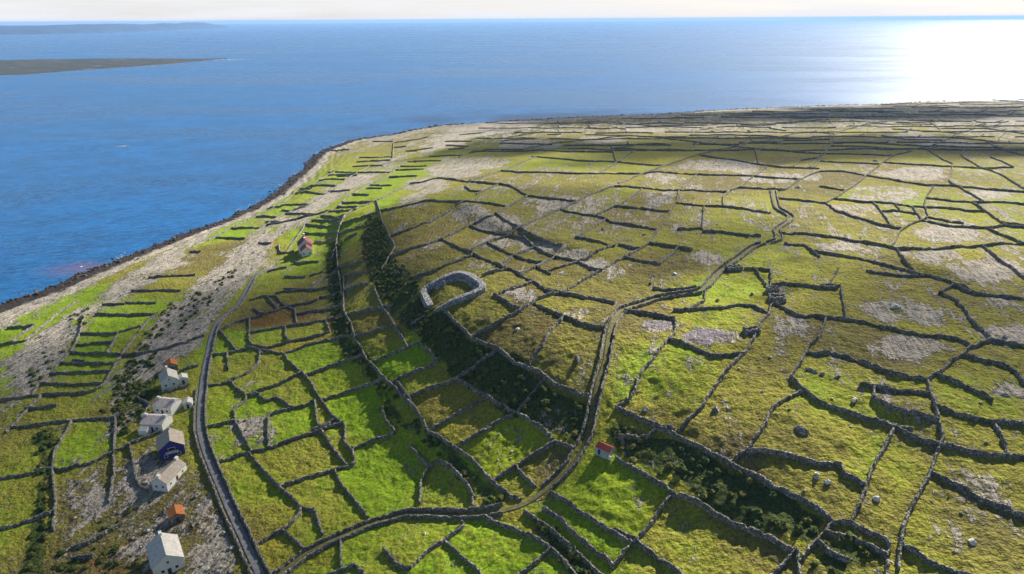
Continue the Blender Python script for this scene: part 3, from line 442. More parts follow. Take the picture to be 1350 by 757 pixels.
['',[[682.5,981.3],[717.8,1014.3]]],
['',[[720.8,993.5],[753,986.8],[786.8,982.8],[815.2,979]]],
['',[[762.8,987.7],[791.3,1011.2]]],
['',[[-47.6,1018.1],[-19.6,1009.6],[7.9,1000.4],[31.7,1011.4]]],
['',[[6.1,1003],[12,1055.6]]],
['',[[31.5,1003.9],[61.2,1005.7],[91.3,1012],[115.3,998.2]]],
['',[[71.5,1007.7],[70.7,1056.2]]],
['',[[115.4,1007.9],[116.7,1052]]],
['',[[115.9,1004],[132.1,993.5],[151.5,1007.2],[162.8,983.4]]],
['',[[167.4,1012.3],[206.3,1013.2],[240.6,994.7],[268.4,976.9]]],
['',[[217.1,1000.3],[226.4,1046.5]]],
['',[[291.5,983.3],[319.8,987.6],[341.4,971.6],[359.8,959.2]]],
['',[[322.6,976.3],[329.7,1013.4]]],
['',[[374.4,958.1],[395,944.6],[419.3,941.4],[444.4,948.4]]],
['',[[464.9,960.6],[480.1,960.8],[491.4,953.1],[503.7,952.2]]],
['',[[489.3,954],[515.7,991.2]]],
['',[[495.8,936.6],[531.6,936.4],[559.5,922.8],[591.4,925.3]]],
['',[[564.5,920.6],[583.4,951.5]]],
['',[[548.7,923.8],[567.2,962.7]]],
['',[[596.4,933.3],[641.4,923.2],[693.5,924.2],[737.6,924.3]]],
['',[[646,927.9],[678.4,961.7]]],
['',[[630.4,929.2],[654.5,955.6]]],
['',[[687.2,925.3],[716.5,959.1]]],
['',[[622.9,930],[661.3,967.7]]],
['',[[3.7,942.6],[36.1,941.1],[68.3,938.3],[95.8,936.9]]],
['',[[23,939.5],[27.5,964.6]]],
['',[[64.7,935.5],[67.9,977.5]]],
['',[[112.6,923],[139.6,923.5],[165.7,918.4],[183.8,894.1]]],
['',[[113,922.9],[127.2,943.9]]],
['',[[153.9,913.9],[157.2,943.6]]],
['',[[204,918.6],[232,913],[258.3,902.6],[284.7,908.3]]],
['',[[266.7,905.8],[269.9,931.5]]],
['',[[282.8,903.6],[297.8,944]]],
['',[[283.6,904.6],[333.5,901.1],[379.2,888.7],[424,892.6]]],
['',[[388.3,890.1],[405.9,918.9]]],
['',[[384.5,890.8],[395.3,912.2]]],
['',[[313.1,900.9],[317.6,930.6]]],
['',[[418.5,880.6],[443.4,869.5],[468.5,860.1],[495.6,863]]],
['',[[485.5,861.8],[507.3,898.5]]],
['',[[487.9,861.1],[518.9,897.2]]],
['',[[513.9,865.2],[546.6,854.7],[580.6,847.5],[615.6,850.4]]],
['',[[608.3,852],[626.6,878.8]]],
['',[[603.3,852.1],[632.8,885.9]]],
['',[[532.1,861.1],[557.7,898.1]]],
['',[[619.8,856.4],[644.9,851.7],[682.5,863.9],[698.3,852.6]]],
['',[[678.1,858.2],[708.5,886.2]]],
['',[[-44.8,898.9],[-17,885.1],[10,878.6],[32.8,871]]],
['',[[47.6,862.2],[94.9,849.6],[142,844],[180,830.9]]],
['',[[182.1,840.5],[203.7,839.2],[222.9,828.7],[242.8,833.2]]],
['',[[238.6,828.1],[255.2,849.8]]],
['',[[241.1,827.2],[282.5,827.1],[318.9,814.1],[351.8,809.1]]],
['',[[272.2,823.2],[273.9,842.6]]],
['',[[323,818.3],[337.5,839.9]]],
['',[[360.5,829.9],[395.9,832.2],[425.3,822.2],[446.1,806.8]]],
['',[[361.8,829.8],[375.6,854.4]]],
['',[[412.6,820.7],[435.4,852.1]]],
['',[[417.6,819.5],[425.2,841.8]]],
['',[[448.9,812],[484.4,800.8],[520.6,792.3],[557.3,794.6]]],
['',[[475.1,805.6],[490.7,827.2]]],
['',[[539.7,794.6],[564.5,823.3]]],
['',[[577.8,790.2],[618.9,791.8],[658.4,791.2],[693.6,792.1]]],
['',[[594,789.9],[608.1,812.6]]],
['',[[680.9,796.9],[702.4,821.6]]],
['',[[-14.1,830.5],[8.1,823.2],[30,814],[48.1,803.5]]],
['',[[44,810.8],[54.2,827.3]]],
['',[[59.8,793.7],[102.1,782.1],[144.2,776.5],[178.7,766.7]]],
['',[[133.8,777.6],[136.8,808]]],
['',[[68.5,791.7],[70.1,809.3]]],
['',[[71.3,791.1],[77.2,811.1]]],
['',[[203.5,769.2],[220.4,765.1],[238.5,765.7],[250.5,755.1]]],
['',[[223,765.6],[232.6,781.4]]],
['',[[254.9,768.9],[292.7,761.2],[333.6,762.5],[361.3,747.6]]],
['',[[339.1,758],[346.3,773.5]]],
['',[[335.2,758.5],[347.8,781.5]]],
['',[[366,757.8],[382,755.3],[396.1,749.3],[411.9,751.5]]],
['',[[407.6,751.4],[427.1,776.1]]],
['',[[422.2,752.6],[449.4,752.8],[470.7,743.3],[491,739.1]]],
['',[[488.6,735.4],[516.6,737.4],[540.3,733.1],[561.5,731]]],
['',[[532.8,732.1],[544.1,751.7]]],
['',[[516.2,733],[525.8,750.2]]],
['',[[571,743.9],[596,744.9],[620,744.6],[646.4,751.4]]],
['',[[601.9,744.9],[619.7,759.4]]],
['',[[574.8,743.9],[596.5,759.9]]],
['',[[-44.7,778.8],[-15.9,759.6],[11.7,745.2],[34.9,744.1]]],
['',[[14.1,747.3],[16.4,767.2]]],
['',[[-14.6,762],[-10.1,779.6]]],
['',[[34.3,729.7],[59.3,718.4],[84.4,714.2],[105.4,708]]],
['',[[60.5,721.4],[69.7,736.3]]],
['',[[107.5,722.8],[136.7,716.2],[167.6,719.8],[190.9,709.7]]],
['',[[165.2,715.5],[170,738.5]]],
['',[[192.1,714.4],[213.3,706.5],[235.6,703.7],[257.8,710.6]]],
['',[[218.3,710.6],[232.7,731.7]]],
['',[[250.9,705.7],[266.7,727.7]]],
['',[[255.5,703.9],[272.4,699.2],[289.1,694.6],[307.3,700.3]]],
['',[[272.7,701.3],[278.3,718.3]]],
['',[[307.8,701.5],[336.1,699.9],[364.1,697.7],[384.7,689.8]]],
['',[[374.4,692.1],[386.4,715.9]]],
['',[[338.1,697.2],[354.1,715.2]]],
['',[[376,691.9],[386,715.3]]],
['',[[386.9,694],[406,693.9],[422,688.4],[438.5,688.8]]],
['',[[420.1,690],[440.5,709.9]]],
['',[[421,689.9],[440.4,712.7]]],
['',[[436.1,684.8],[461.9,684.3],[487.1,682.8],[506.8,679.1]]],
['',[[496.6,680.8],[507.3,695]]],
['',[[478.7,681.6],[504.5,704.1]]],
['',[[510.1,683.7],[533.7,683.5],[557.2,683.2],[580,686.3]]],
['lane-side stone wall along the left side of the lane below the scarp fork',[[-69.2,148.9],[-62,158.3],[-52.6,164.4],[-44,169.5],[-33.4,172.7],[-24.1,170.6],[-15.9,167],[-7.6,164.6],[-3,164.5]]],
['lane-side stone wall along the right side of the lane below the scarp fork',[[-66.2,146.9],[-59.6,155.7],[-50.8,161.4],[-42.4,166.4],[-33.3,169.2],[-25.4,167.3],[-17.2,163.7],[-8,161.1],[-3,161]]],
['lane-side stone wall along the left side of the lane climbing past the red-roofed shed',[[8.9,168.9],[16.4,175.5],[22.1,185.1],[24.9,194.8],[27.3,203.8],[30.3,212.1],[30.3,212.1]]],
['lane-side stone wall along the right side of the lane climbing past the red-roofed shed',[[11.1,166.1],[19.1,173.3],[25.3,183.8],[28.2,193.9],[30.6,202.7],[33.6,210.9],[33.6,210.9]]],
['lane-side stone wall along the left side of the lane beside the bright paddock',[[30.2,211.9],[32.3,220.4],[34.2,229],[36.7,237.7],[41.9,247.5],[49.8,254.5],[58.5,261.9],[69.4,266.4],[77.6,268.4],[82.4,274.4],[86.7,282.3],[91.2,290.3],[96.5,297.9],[102.4,305],[107.9,312.1],[113.1,319.4],[118.3,326.9],[124.4,333.7],[128.1,335.7]]],
['lane-side stone wall along the right side of the lane beside the bright paddock',[[33.6,211],[35.8,219.6],[37.6,228.2],[40,236.5],[44.6,245.3],[52.1,251.8],[60.5,259],[70.1,263],[79.4,265.5],[85.4,272.7],[89.8,280.6],[94.2,288.5],[99.2,295.8],[105.1,302.7],[110.8,310],[116,317.4],[121.1,324.8],[126.5,330.8],[129.8,332.6]]],
['lane-side stone wall along the left side of the zigzag bend of the lane',[[131.8,337.2],[138.1,342.2],[141.7,351.4],[143.9,361.6],[149,369.2],[154.3,376.2],[159.5,383.2],[163.3,390],[163.6,397.7],[163,406.4],[164,415],[166.5,423],[169.1,430.9],[171.7,438.8],[174.3,446.6],[176.9,454.5],[179.5,462.3],[182.1,470.2],[184.7,478],[184.7,478]]],
['lane-side stone wall along the right side of the zigzag bend of the lane',[[133.6,334.2],[140.9,340.1],[145.2,350.7],[147.1,360.2],[151.8,367.1],[157.1,374.1],[162.3,381.2],[166.7,389],[167.1,397.9],[166.5,406.4],[167.4,414.2],[169.9,421.9],[172.5,429.8],[175.1,437.7],[177.7,445.5],[180.3,453.4],[182.9,461.2],[185.5,469.1],[188.1,477],[188.1,477]]],
['low stone wall along the right edge of the grey village road',[[-62.8,142],[-67.8,148.7],[-72.6,155.4],[-77.4,162.4],[-82.4,169.9],[-87.8,177.8],[-92.8,185.2],[-97.3,192.1],[-101.9,199],[-106.5,206.1],[-111.1,213.3],[-115.9,221.2],[-120.6,229.8],[-124.2,238.1],[-127.6,246.4],[-130.8,254.7],[-133.9,263],[-136.9,271.3],[-139.8,280],[-142.7,289.3],[-145.8,298.8],[-148.5,306.9],[-151,314.6],[-153.2,322.4],[-155.2,330.2],[-155.6,338.1],[-154.5,346.8],[-153.7,356],[-154.7,364.9],[-156.1,373.5],[-157.5,382.1],[-159.1,390.7],[-160.6,399.3],[-162.1,408]]],
['low stone wall along the left edge of the grey village road',[[-66.2,139.4],[-71.2,146.1],[-76.1,153],[-80.9,160],[-86,167.5],[-91.4,175.4],[-96.3,182.8],[-100.9,189.7],[-105.5,196.7],[-110.1,203.8],[-114.7,211],[-119.6,219.1],[-124.4,227.9],[-128.2,236.4],[-131.6,244.8],[-134.8,253.2],[-137.9,261.5]]]],
'lush':[[-162.1,179.1,0.55],[-166.4,224.5,0.6],[-200.4,253.9,0.45],[-190.5,277.3,0.75],[-203.9,294.3,0.8],[-216.8,338.5,0.85],[-222.2,364.8,0.8],[-271.7,350.9,0.9],[-269,382.1,0.85],[-266.3,323.9,0.8],[-224.2,395.7,0.35],[-219.5,438.7,0.1],[-208.9,464.4,0.08],[-221.2,510.1,0.85],[-210.2,547.3,0.85],[-192.5,644.9,0.8],[-149.1,685.8,0.8],[-127.4,743.1,0.6],[-137.5,487.8,0.85],[-135.7,419.2,0.7],[-156.3,588.4,0.8],[-129.3,314.6,0.8],[-142.2,307.7,0.75],[-115.9,248,0.7],[-109.6,278.4,0.6],[-84.3,227.4,0.6],[-106.6,215.6,0.75],[-89.6,192.1,0.75],[-75.4,206.8,0.6],[-61.5,184.4,0.7],[-61.2,231.7,1],[-72.9,256.5,0.85],[-89.2,255.6,0.6],[-89.1,280.6,0.6],[-69.5,291.6,0.35],[-58.5,270.7,0.3],[-48.4,248.9,0.85],[-99,392.2,0.2],[-39.7,231,0.45],[-32.5,219.1,0.4],[-45.6,193.7,0.75],[-21,179.8,0.75],[-4,188.5,1.1],[-14.6,201.4,0.45],[10.2,176,0.35],[3.1,172.2,0.45],[26.7,159.9,1.1],[44,142,0.6],[41.2,147.7,0.6],[-7.8,150.2,0.9],[-32.5,158.7,0.65],[17.4,151.4,0.85],[-45,334.2,0.2],[-21.5,336.6,0.25],[1.7,285.4,0.3],[-17.1,254.9,0.35],[7.1,236.7,0.35],[19.4,207,0.4],[21.3,233.4,0.35],[9.2,308.6,0.3],[-7.9,491.2,0.5],[-32.7,537.2,0.3],[38.7,522.6,0.45],[69.8,491,0.45],[80.3,397.7,0.4],[62.3,344.3,0.6],[70,304,0.2],[127.8,389.2,0.65],[163.5,440.9,0.65],[146.8,488.2,0.35],[169.8,382.9,0.55],[118.7,310.7,0.75],[91.9,269.9,0.95],[76.6,237.7,0.8],[50.9,197.6,0.8],[57.4,204.6,0.85],[40.8,180.9,0.4],[66.9,193.4,0.65],[81.2,200.4,0.5],[115.5,248.8,0.5],[117.1,225.7,0.35],[131.3,296.6,0.7],[92.8,180.4,0.7],[98.3,172.3,0.65],[78.8,160.9,0.4],[120.8,205.5,0.2],[168.1,237.2,0.5],[154,223,0.6],[178.7,244.8,0.4],[151.3,193.7,0.45],[128,175,0.6],[125.8,157,0.5],[100.6,146.6,0.85],[91.2,142.8,0.7],[106.7,137.3,0.4],[92.7,127.5,0.6],[107.5,124.1,0.35],[70.7,149,0.5],[81.4,141.9,0.4],[189.7,278.2,0.3],[211,361.2,0.55],[186.7,362.8,0.6],[298.3,417.7,0.65],[262.5,397.9,0.7],[317.8,538.3,0.2],[210.8,577.6,0.3],[164.2,653.1,0.5],[102.1,584.8,0.5],[60.4,630.5,0.55],[279.9,587.9,0.4],[400,571.5,0.6],[431.9,824.6,0.4],[212.8,855.7,0.4],[190,984.6,0.2],[688.1,1006.5,0.2],[502.5,670,0.3],[-23.8,911.8,0.3],[-125.7,196.1,0.1],[-127.2,174.1,0.15],[-103.8,165.7,0.15],[-160.7,247.7,0.2],[-128.3,329.1,-0.4],[-124.7,161.1,-0.1],[-118.5,166.9,-0.15],[-99.3,171.8,-0.1],[-146,189.7,0.1],[-116.8,185.7,-0.05],[47.9,239.2,0],[-179.4,305.2,0.25],[61.3,149.7,-0.1],[-202.9,242.8,0.4],[-211.2,470.1,0]],
'rock':[[0.8,[[-258.1,306.5],[-255.9,346.8],[-254.3,379.8],[-259.9,416.6],[-262.7,455.6],[-263.6,499.1],[-264,554.5],[-241,520.4],[-232.5,449.9],[-233.4,414.2],[-232.6,384.4],[-234.1,346.6],[-227.5,311.1],[-213.6,268.7],[-214,244.7]]],[0.78,[[-171.2,249.2],[-185.3,298.3],[-193.7,334.2],[-199.7,369],[-195.8,401.8],[-201.3,459.2],[-198,504],[-189.6,563.6],[-174.3,631.8],[-153.1,705.3],[-132.8,833.7],[-113.7,795.5],[-130.3,667.6],[-149.7,589.1],[-162.1,535.5],[-172.3,497.7],[-174.7,452.7],[-166.4,413.8],[-158.6,361],[-156.4,328.5],[-158.7,301.8],[-163.2,279.6],[-167.4,260.5]]],[0.4,[[-171.2,217.6],[-134.5,214.1],[-106.2,194.1],[-75,151.2],[-137.9,156.6]]],[0.5,[[-198.5,366.5],[-186.6,463.5],[-166.4,413.8],[-156.4,328.5],[-161,286.5]]],[0.85,[[-163.4,214.4],[-149.9,210.9],[-134.2,178],[-144.5,178.6]]],[0.9,[[-145.9,206.1],[-134.5,214.1],[-120.4,187.9],[-128.1,175.9]]],[0.8,[[-112.7,196.8],[-104.8,194],[-90.6,174.2],[-76.1,151.3],[-93.6,153.5],[-104.4,172.3]]],[0.95,[[-110.9,236.4],[-98.3,233.7],[-93.9,216.4],[-100.8,214]]],[0.9,[[-108.4,756.6],[-92.5,1149.9],[59.2,1172.5],[28.7,996.6],[-62.5,890],[-98.3,778.1]]],[0.6,[[-129.1,177.7],[-116.2,176.7],[-107.7,154.8],[-119.3,155.7]]],[0.55,[[-171.2,249.2],[-172.9,274.3],[-145.7,224.7],[-152.6,215.7]]],[0.6,[[5.7,386.9],[-0.1,374.5],[-4.2,373],[-11.8,379],[-20.2,389.6],[-20.3,398],[-20.6,405.4],[-12.8,409.3],[-4.8,409.7],[1.1,400.9]]],[0.55,[[32.3,438.2],[32.4,425.8],[22.9,417.3],[14.6,416.4],[10.3,423.5],[4.4,435.4],[10.7,449.3],[16.2,459],[25.3,459.7],[33.5,451.5]]],[0.8,[[30.3,334.2],[24.9,333.3],[21,332.7],[13.8,333.6],[6.2,337],[6.9,344.5],[6.7,350.9],[14.2,349.4],[21.5,345.6],[26.2,340.5]]],[0.85,[[37.7,320.9],[37.7,317.2],[31.5,316],[25.8,316.5],[23,320.4],[19,326.4],[23.6,330.4],[26.9,330.9],[32.6,328],[38.3,324]]],[0.8,[[47.1,306],[46.3,301.1],[40.7,298.7],[35.4,299.4],[31.7,303.1],[30.2,308.8],[32.4,314.2],[37.5,316.1],[43,314.4],[46.5,311]]],[0.5,[[1.7,646.2],[-7.3,620.9],[-22.3,612.3],[-44.6,631.1],[-70.3,673.2],[-73.1,704],[-77.4,736.5],[-51,738],[-25,720.7],[-11.1,688.4]]],[0.85,[[62.7,234.3],[60.3,231.5],[57,230],[53,230.3],[49.1,231.9],[49.7,234.7],[50,237.7],[54.9,239.6],[59.2,239.5],[61.1,237.6]]],[0.9,[[79.1,220],[78.6,216.1],[71.6,214.8],[65.7,216.1],[63,218.9],[59.4,223.3],[64.7,226.5],[68.9,228.4],[75.3,227.6],[80.6,224.1]]],[0.4,[[64.8,203.1],[64.3,201.1],[61.4,200.3],[58.7,200.7],[57.1,202.3],[56.6,204.8],[58,206.8],[60.5,207.7],[63.2,207],[64.8,205.3]]],[0.6,[[147,204.9],[138,199.3],[131.6,196.1],[124,196.5],[118.5,200.9],[120.1,205.7],[124.1,211.6],[133.4,215.2],[141.6,214.9],[146.5,211.3]]],[0.65,[[161.9,233.5],[156.3,229.3],[152.1,226.9],[147.4,227],[143.7,229.7],[146.6,233.9],[148.3,238.3],[155.2,240.9],[160.1,240.8],[161.3,237.9]]],[0.5,[[146.3,241.7],[143,238.6],[138.6,236.9],[134.2,237.1],[132.2,239.4],[131.5,242.8],[135.4,245.8],[139.2,247.6],[143.6,247.3],[147.2,245]]],[0.6,[[181,216.3],[177.5,211.3],[169.6,208.3],[164.1,208.3],[163,211.4],[162.2,216.6],[169.8,221.8],[175.2,225.1],[181,224.9],[184.9,221.5]]],[0.55,[[151.8,175.1],[150.6,173.1],[145.7,172],[141.8,172.2],[140,173.5],[138.7,174.8],[141.8,176.8],[146.3,178.7],[150.4,178.6],[152.7,177.2]]],[0.65,[[247.2,346.4],[238.2,334.6],[224.3,327.7],[214.3,327.7],[212.5,334.9],[212.6,347.3],[227.3,359.9],[238.1,368.1],[248.8,367.7],[255.1,359.1]]],[0.6,[[226.2,284.7],[219.6,273.9],[205.1,267.6],[195.9,267.8],[193.1,273],[193.5,282.6],[206.4,295.1],[219.2,303.5],[230.1,303.7],[233.6,296.4]]],[0.5,[[211.7,300.7],[201.7,291.8],[194.9,286.5],[188.5,286.3],[184.8,291.8],[190.3,299.9],[195.2,309.9],[206,316],[212.9,316],[213.1,309.9]]],[0.6,[[335.1,446.6],[329.1,436.5],[314.5,431.5],[304.6,432.5],[302.3,439.3],[303.1,450.2],[315.2,460.3],[327,466.2],[337.6,464.8],[341.4,457.1]]],[0.5,[[282,458.4],[263.6,440.6],[248.7,430.4],[234.8,431.4],[225.4,443.7],[236.1,463.1],[244.5,484.5],[267.8,496.2],[283.2,494],[284.2,479.7]]],[0.55,[[341.7,534.7],[332.2,515.6],[310.1,507.2],[295.5,509.5],[293.3,521.9],[292.3,542.6],[313.5,561.1],[330.4,572.9],[346.9,570.5],[354.4,555.1]]],[0.6,[[173.3,323.4],[170.7,317.6],[162.3,315.9],[155.5,317],[153.2,320.7],[150.2,326.9],[158,332],[163.5,335.2],[170.8,334.2],[176.4,329.3]]],[0.5,[[232.9,605.4],[209.1,587.9],[192,577.8],[168.8,581],[148.3,595],[151.5,615.4],[159.4,636.9],[186.5,649],[211.9,645.9],[227.6,628.9]]],[0.7,[[214.8,590.1],[206.5,570.9],[195.9,560.3],[188.4,561.4],[187.3,573.9],[188.4,594.1],[199.9,613.8],[208.7,626.3],[216.9,625.2],[221.2,610.6]]],[0.45,[[142.5,544.1],[130.4,526.2],[122.5,515.7],[112.5,516],[103.9,526.7],[107.9,544.6],[111.1,563.4],[124.5,575.6],[135.6,575.8],[140.6,563.6]]],[0.4,[[116.2,455.1],[109.1,440.9],[101.3,433.3],[93,434.3],[86.2,443.3],[88.9,457.5],[91.2,473.1],[103,483.3],[112.4,482.9],[115,471.7]]],[0.55,[[102,312.9],[98.4,305.8],[93.2,302],[88.5,302.6],[86.4,307.3],[85.6,315],[90.4,322.4],[94.7,326.9],[99.7,326.2],[103.5,320.6]]],[0.5,[[-12.4,406.3],[-11.5,394.2],[-20.9,397],[-30.3,403.2],[-37.3,414.4],[-43.4,429.2],[-39.7,438.9],[-32.1,437],[-21.8,430.9],[-14,421.3]]],[0.5,[[10.3,266.6],[10.5,261.6],[6.3,259.7],[2.4,260.7],[0.4,263.9],[-2.6,269.1],[0.3,273.2],[2.6,275.9],[6.7,275.5],[10.6,271.8]]],[0.5,[[-48.2,528.4],[-52.6,504.9],[-58.4,494.2],[-70.6,506.8],[-85.3,541.6],[-93.8,578.7],[-94.9,610.5],[-86.2,621.4],[-71.5,605.1],[-56.1,566.2]]],[0.5,[[-22.8,604.6],[-27.5,576.2],[-38.9,566.4],[-56.1,583.2],[-76.4,624.3],[-81,658.4],[-85,691.4],[-65.7,695.6],[-45.3,678.9],[-33.5,646.9]]],[0.5,[[31.1,241.9],[30.1,238.8],[26.3,237.2],[22.3,237.6],[20.1,239.7],[17.7,243.3],[20.7,246.2],[23.1,248.1],[27.1,247.7],[31.3,245.2]]],[0.4,[[-56.9,463],[-54.4,449],[-62.3,444.4],[-70.6,447.6],[-77.1,459.7],[-89.3,500.4],[-87.7,524.2],[-83,533.5],[-71.6,519.1],[-60.2,490.3]]],[0.4,[[246.7,530.5],[226.2,517.9],[211.3,510.5],[190.9,513.2],[171.5,525.2],[179.1,540.6],[181.6,557.1],[208.5,563.6],[230.3,560],[239.3,548]]],[0.4,[[228.2,410.8],[215.7,400.9],[207.5,395.1],[198,395.6],[190.7,402.4],[195.7,412.7],[200.4,423.8],[213.7,430.3],[223.9,429.6],[227.6,422]]],[0.35,[[108.6,226.7],[105.2,221.5],[100.4,218.7],[96,219.2],[92.9,222.4],[94.4,227.9],[96.7,233.8],[102.7,236.8],[107.5,236.2],[108.8,232.5]]],[0.2,[[121.5,136.4],[119.6,133.6],[114.7,132.7],[111,133.7],[109.9,136],[108.7,139.5],[113.2,141.6],[116.4,142.9],[120.4,142],[123.5,139.3]]],[0.25,[[106.4,126.8],[104.4,124.3],[100.6,123.5],[97.4,124.3],[96.4,126.3],[95.5,129.4],[99.3,131.5],[102,132.8],[105.3,132],[107.8,129.4]]],[0.8,[[495.5,809],[486.8,790.7],[465,783],[450.7,785.9],[448.8,798.8],[448.6,820.1],[468.9,837],[484.8,847.3],[500,843.5],[507,827.9]]],[0.6,[[496.9,732.5],[482.4,714.2],[458,704.5],[439.7,706.4],[435.5,719.2],[434.1,740.3],[458.8,758.5],[476.7,769.4],[495.8,766.5],[508.7,751.7]]],[0.8,[[219.1,949.2],[200.8,930.4],[188.6,919.8],[170.7,924.7],[153.6,942.8],[158.7,964.7],[161.3,988.2],[183.5,998.2],[202.6,993.4],[212.3,975.5]]],[0.6,[[768.6,994],[742.9,956],[688.7,935.7],[652.9,938.4],[645.9,966.4],[655.2,1012.6],[699.8,1053.2],[745.2,1073.4],[782.7,1064.7],[793.1,1033.9]]],[0.5,[[137.6,831.7],[136.4,807.3],[111.7,798.5],[90.5,802.7],[79.2,820],[67.2,847],[82.8,869.5],[100,883],[123.5,878],[140.8,856.6]]],[0.6,[[592.3,1183.5],[579.6,1157.8],[529.7,1152.2],[487.3,1162.7],[470.1,1185.3],[447.8,1221.2],[491.8,1240.5],[523.1,1251.6],[568,1239.2],[606.3,1209.5]]],[0.5,[[71.2,804.5],[53.9,779.4],[36.8,767.1],[10.9,777.1],[-17.6,805.9],[-15.2,831],[-19.2,859.3],[12.5,865.7],[41.5,858.3],[56.1,836.9]]],[0.3,[[67,439.5],[62.1,422.2],[47.1,411.9],[32.3,410.7],[23.9,420],[14.7,436.5],[26.3,456.5],[36.3,470.4],[52.9,471.3],[68.9,458.7]]],[0.4,[[157.5,237.3],[155.5,232.1],[144.6,229.3],[136.3,229.7],[133.2,233.1],[129.7,239],[138.3,243.8],[145.2,247],[154.2,246.6],[161,242.8]]],[0.35,[[11,349.2],[6.8,341.3],[-0.9,333.3],[-10.7,333.2],[-18.1,340.7],[-23.5,353.1],[-18.8,365.3],[-12.2,373.2],[-1.5,367.5],[9,356.1]]],[0.45,[[53.4,293.6],[48.4,286.1],[44.9,281.6],[39.8,281.9],[34.7,287.2],[36.3,295.2],[36.6,303.9],[43.1,308.5],[48.5,307.5],[51.1,302]]],[0.3,[[-3,307.9],[-2.7,302.3],[-9.5,299.1],[-16.1,299.9],[-19.9,304],[-25.4,311.4],[-20.6,315.4],[-17,318.4],[-10,317.5],[-2.8,313.7]]]],
'scrub':[[1,[[-102.1,470.8],[-89,444.4],[-64.6,355.7],[-45.9,308.8],[-41.1,284],[-23.3,253.6],[-4.4,226.5],[6.5,213.3],[26,195.7],[25.4,178],[20,181.7],[6,195.5],[-6.9,206.8],[-21.5,225.5],[-36,252.9],[-53.6,284.3],[-75.1,341.6],[-95.4,410]]],[1,[[-129.4,454.7],[-115.9,439.5],[-90.8,335],[-76.4,292.2],[-54.8,248.8],[-37.7,214.7],[-19.2,190.3],[-8.6,174.7],[0.7,164.8],[-7.2,167.3],[-13.7,172.1],[-21.6,188.6],[-33.7,204.6],[-46.6,220.5],[-57,246.4],[-74.6,273.6],[-86.8,300.8],[-106.4,369.8]]],[1,[[29.9,186.6],[44,173.6],[59.2,156.8],[68.9,143.6],[74.4,133.4],[67.4,129.7],[55.5,142.5],[43,157.1],[32.7,172.1]]],[0.9,[[-193.5,235.9],[-186.9,240.3],[-164.4,198.9],[-137.3,155.7],[-144.2,155.9],[-167.8,199.2]]],[0.7,[[-187.4,298.6],[-165,287.2],[-150.6,243.6],[-157.9,236.3],[-176.6,262]]],[0.9,[[4.6,158.5],[12.2,150.9],[20.5,133.2],[15.9,134.7],[4.9,153.1]]],[0.7,[[74.6,131.5],[85,123.9],[81.6,116.8],[66.2,120.9]]],[0.35,[[-142.3,175],[-123.7,192],[-107.7,154.8],[-137.9,156.6]]],[0.55,[[-189.5,299],[-166.1,287.3],[-156.5,258.9],[-152.9,235.7],[-145,215],[-152.6,215.7],[-174.8,261.7]]],[0.4,[[-191.4,365.4],[-185.1,417.5],[-180.4,431.7],[-171.9,340.9],[-173.5,321.6]]],[0.6,[[-38,1031.9],[106.8,1134.7],[70.8,974.9],[-31.3,838],[-65.4,800.5]]],[0.5,[[77,133.2],[70.6,132.6],[67,130.1],[72.5,128.6]]],[0.45,[[-173,246.6],[-189.5,299],[-194,339.1],[-198.5,366.5],[-189.5,359.5],[-177.5,313.3],[-167.1,273.4],[-161.2,236.8]]],[0.4,[[-255.1,356.1],[-247.7,370],[-230,332.2],[-227,307.1],[-217.7,269.6],[-230,282.4]]]],
'clouds':[[266.4,1188.9,520,520,220,120,0.8,-8,'long flat grey cloud high beyond the far shore'],[654.4,1190.3,560,330,220,120,0.85,0,'broad cloud high over the far right shore'],[489.5,658.1,480,110,70,50,0.85,0,'small cloud high over the right edge fields'],[14,785.6,500,160,110,60,0.7,30,'small unseen cloud added to darken the white shore headland'],[-163.7,201.9,450,190,330,60,0.65,10,'thin unseen cloud added to shade the village and left fields'],[-6.4,376.1,470,140,170,50,0.5,40,'thin unseen cloud added to darken the fort hill'],[282.1,718.5,540,420,170,80,0.8,0,'thin broad cloud high over the far plateau'],[150,168.3,430,110,130,50,0.6,0,'thin unseen cloud added to darken the lower right fields']],  # village, fort hill, lower right and shore headland clouds are added for shade
'purple':[[[63.3,234.3],[60.6,230.7],[57,228.8],[52.6,229.2],[48.5,231.2],[49.2,234.7],[49.6,238.5],[55,240.9],[59.7,240.8],[61.7,238.4]],[[79.6,220],[78.9,215.6],[71.5,214.3],[65.4,215.6],[62.6,218.6],[58.8,223.4],[64.4,226.9],[68.9,229.1],[75.6,228.2],[81.2,224.4]]],
'weed':[-309.9,465.7],
'foam':[[-554,977.7],[-1290.5,3278.8]],
'fort':[[-35.9,276.8],[-37.5,280.6],[-39.3,284.6],[-40,287.7],[-40.4,290.9],[-39.2,292.2],[-37.6,292.6],[-34.9,292.6],[-32.4,293.3],[-29.5,294.3],[-26.6,295.3],[-23.5,294.5],[-20.8,292.8],[-18.4,288.7],[-16.6,285.5],[-14.8,281.9],[-13.1,278.5],[-12.1,275.7],[-12.6,273.3],[-14.1,271.8],[-15.8,271.1],[-17.8,271],[-20.2,270.5],[-22.6,269.9],[-24.7,269.5],[-26.8,269.7],[-29,270.2],[-31.1,271],[-33.2,271.8]],
'isl_near':[[-2351.3,2053.1],[-1833.1,2227.1],[-1700.1,2376.6],[-1635.2,2431.8],[-1591.6,2573.6],[-1548,2690.4],[-1487.9,2793.9],[-1415.3,2954.5],[-1381.6,3168.3],[-1329.3,3379.6]],
'isl_far':[[-3664.2,3236.3],[-2699.1,3310.4],[-2415.6,3404.7],[-2215,3427.9],[-1975.2,3387.7],[-1747.9,3362],[-1539.1,3370.8],[-1428.6,3404.4],[-1348.3,3428.8]],
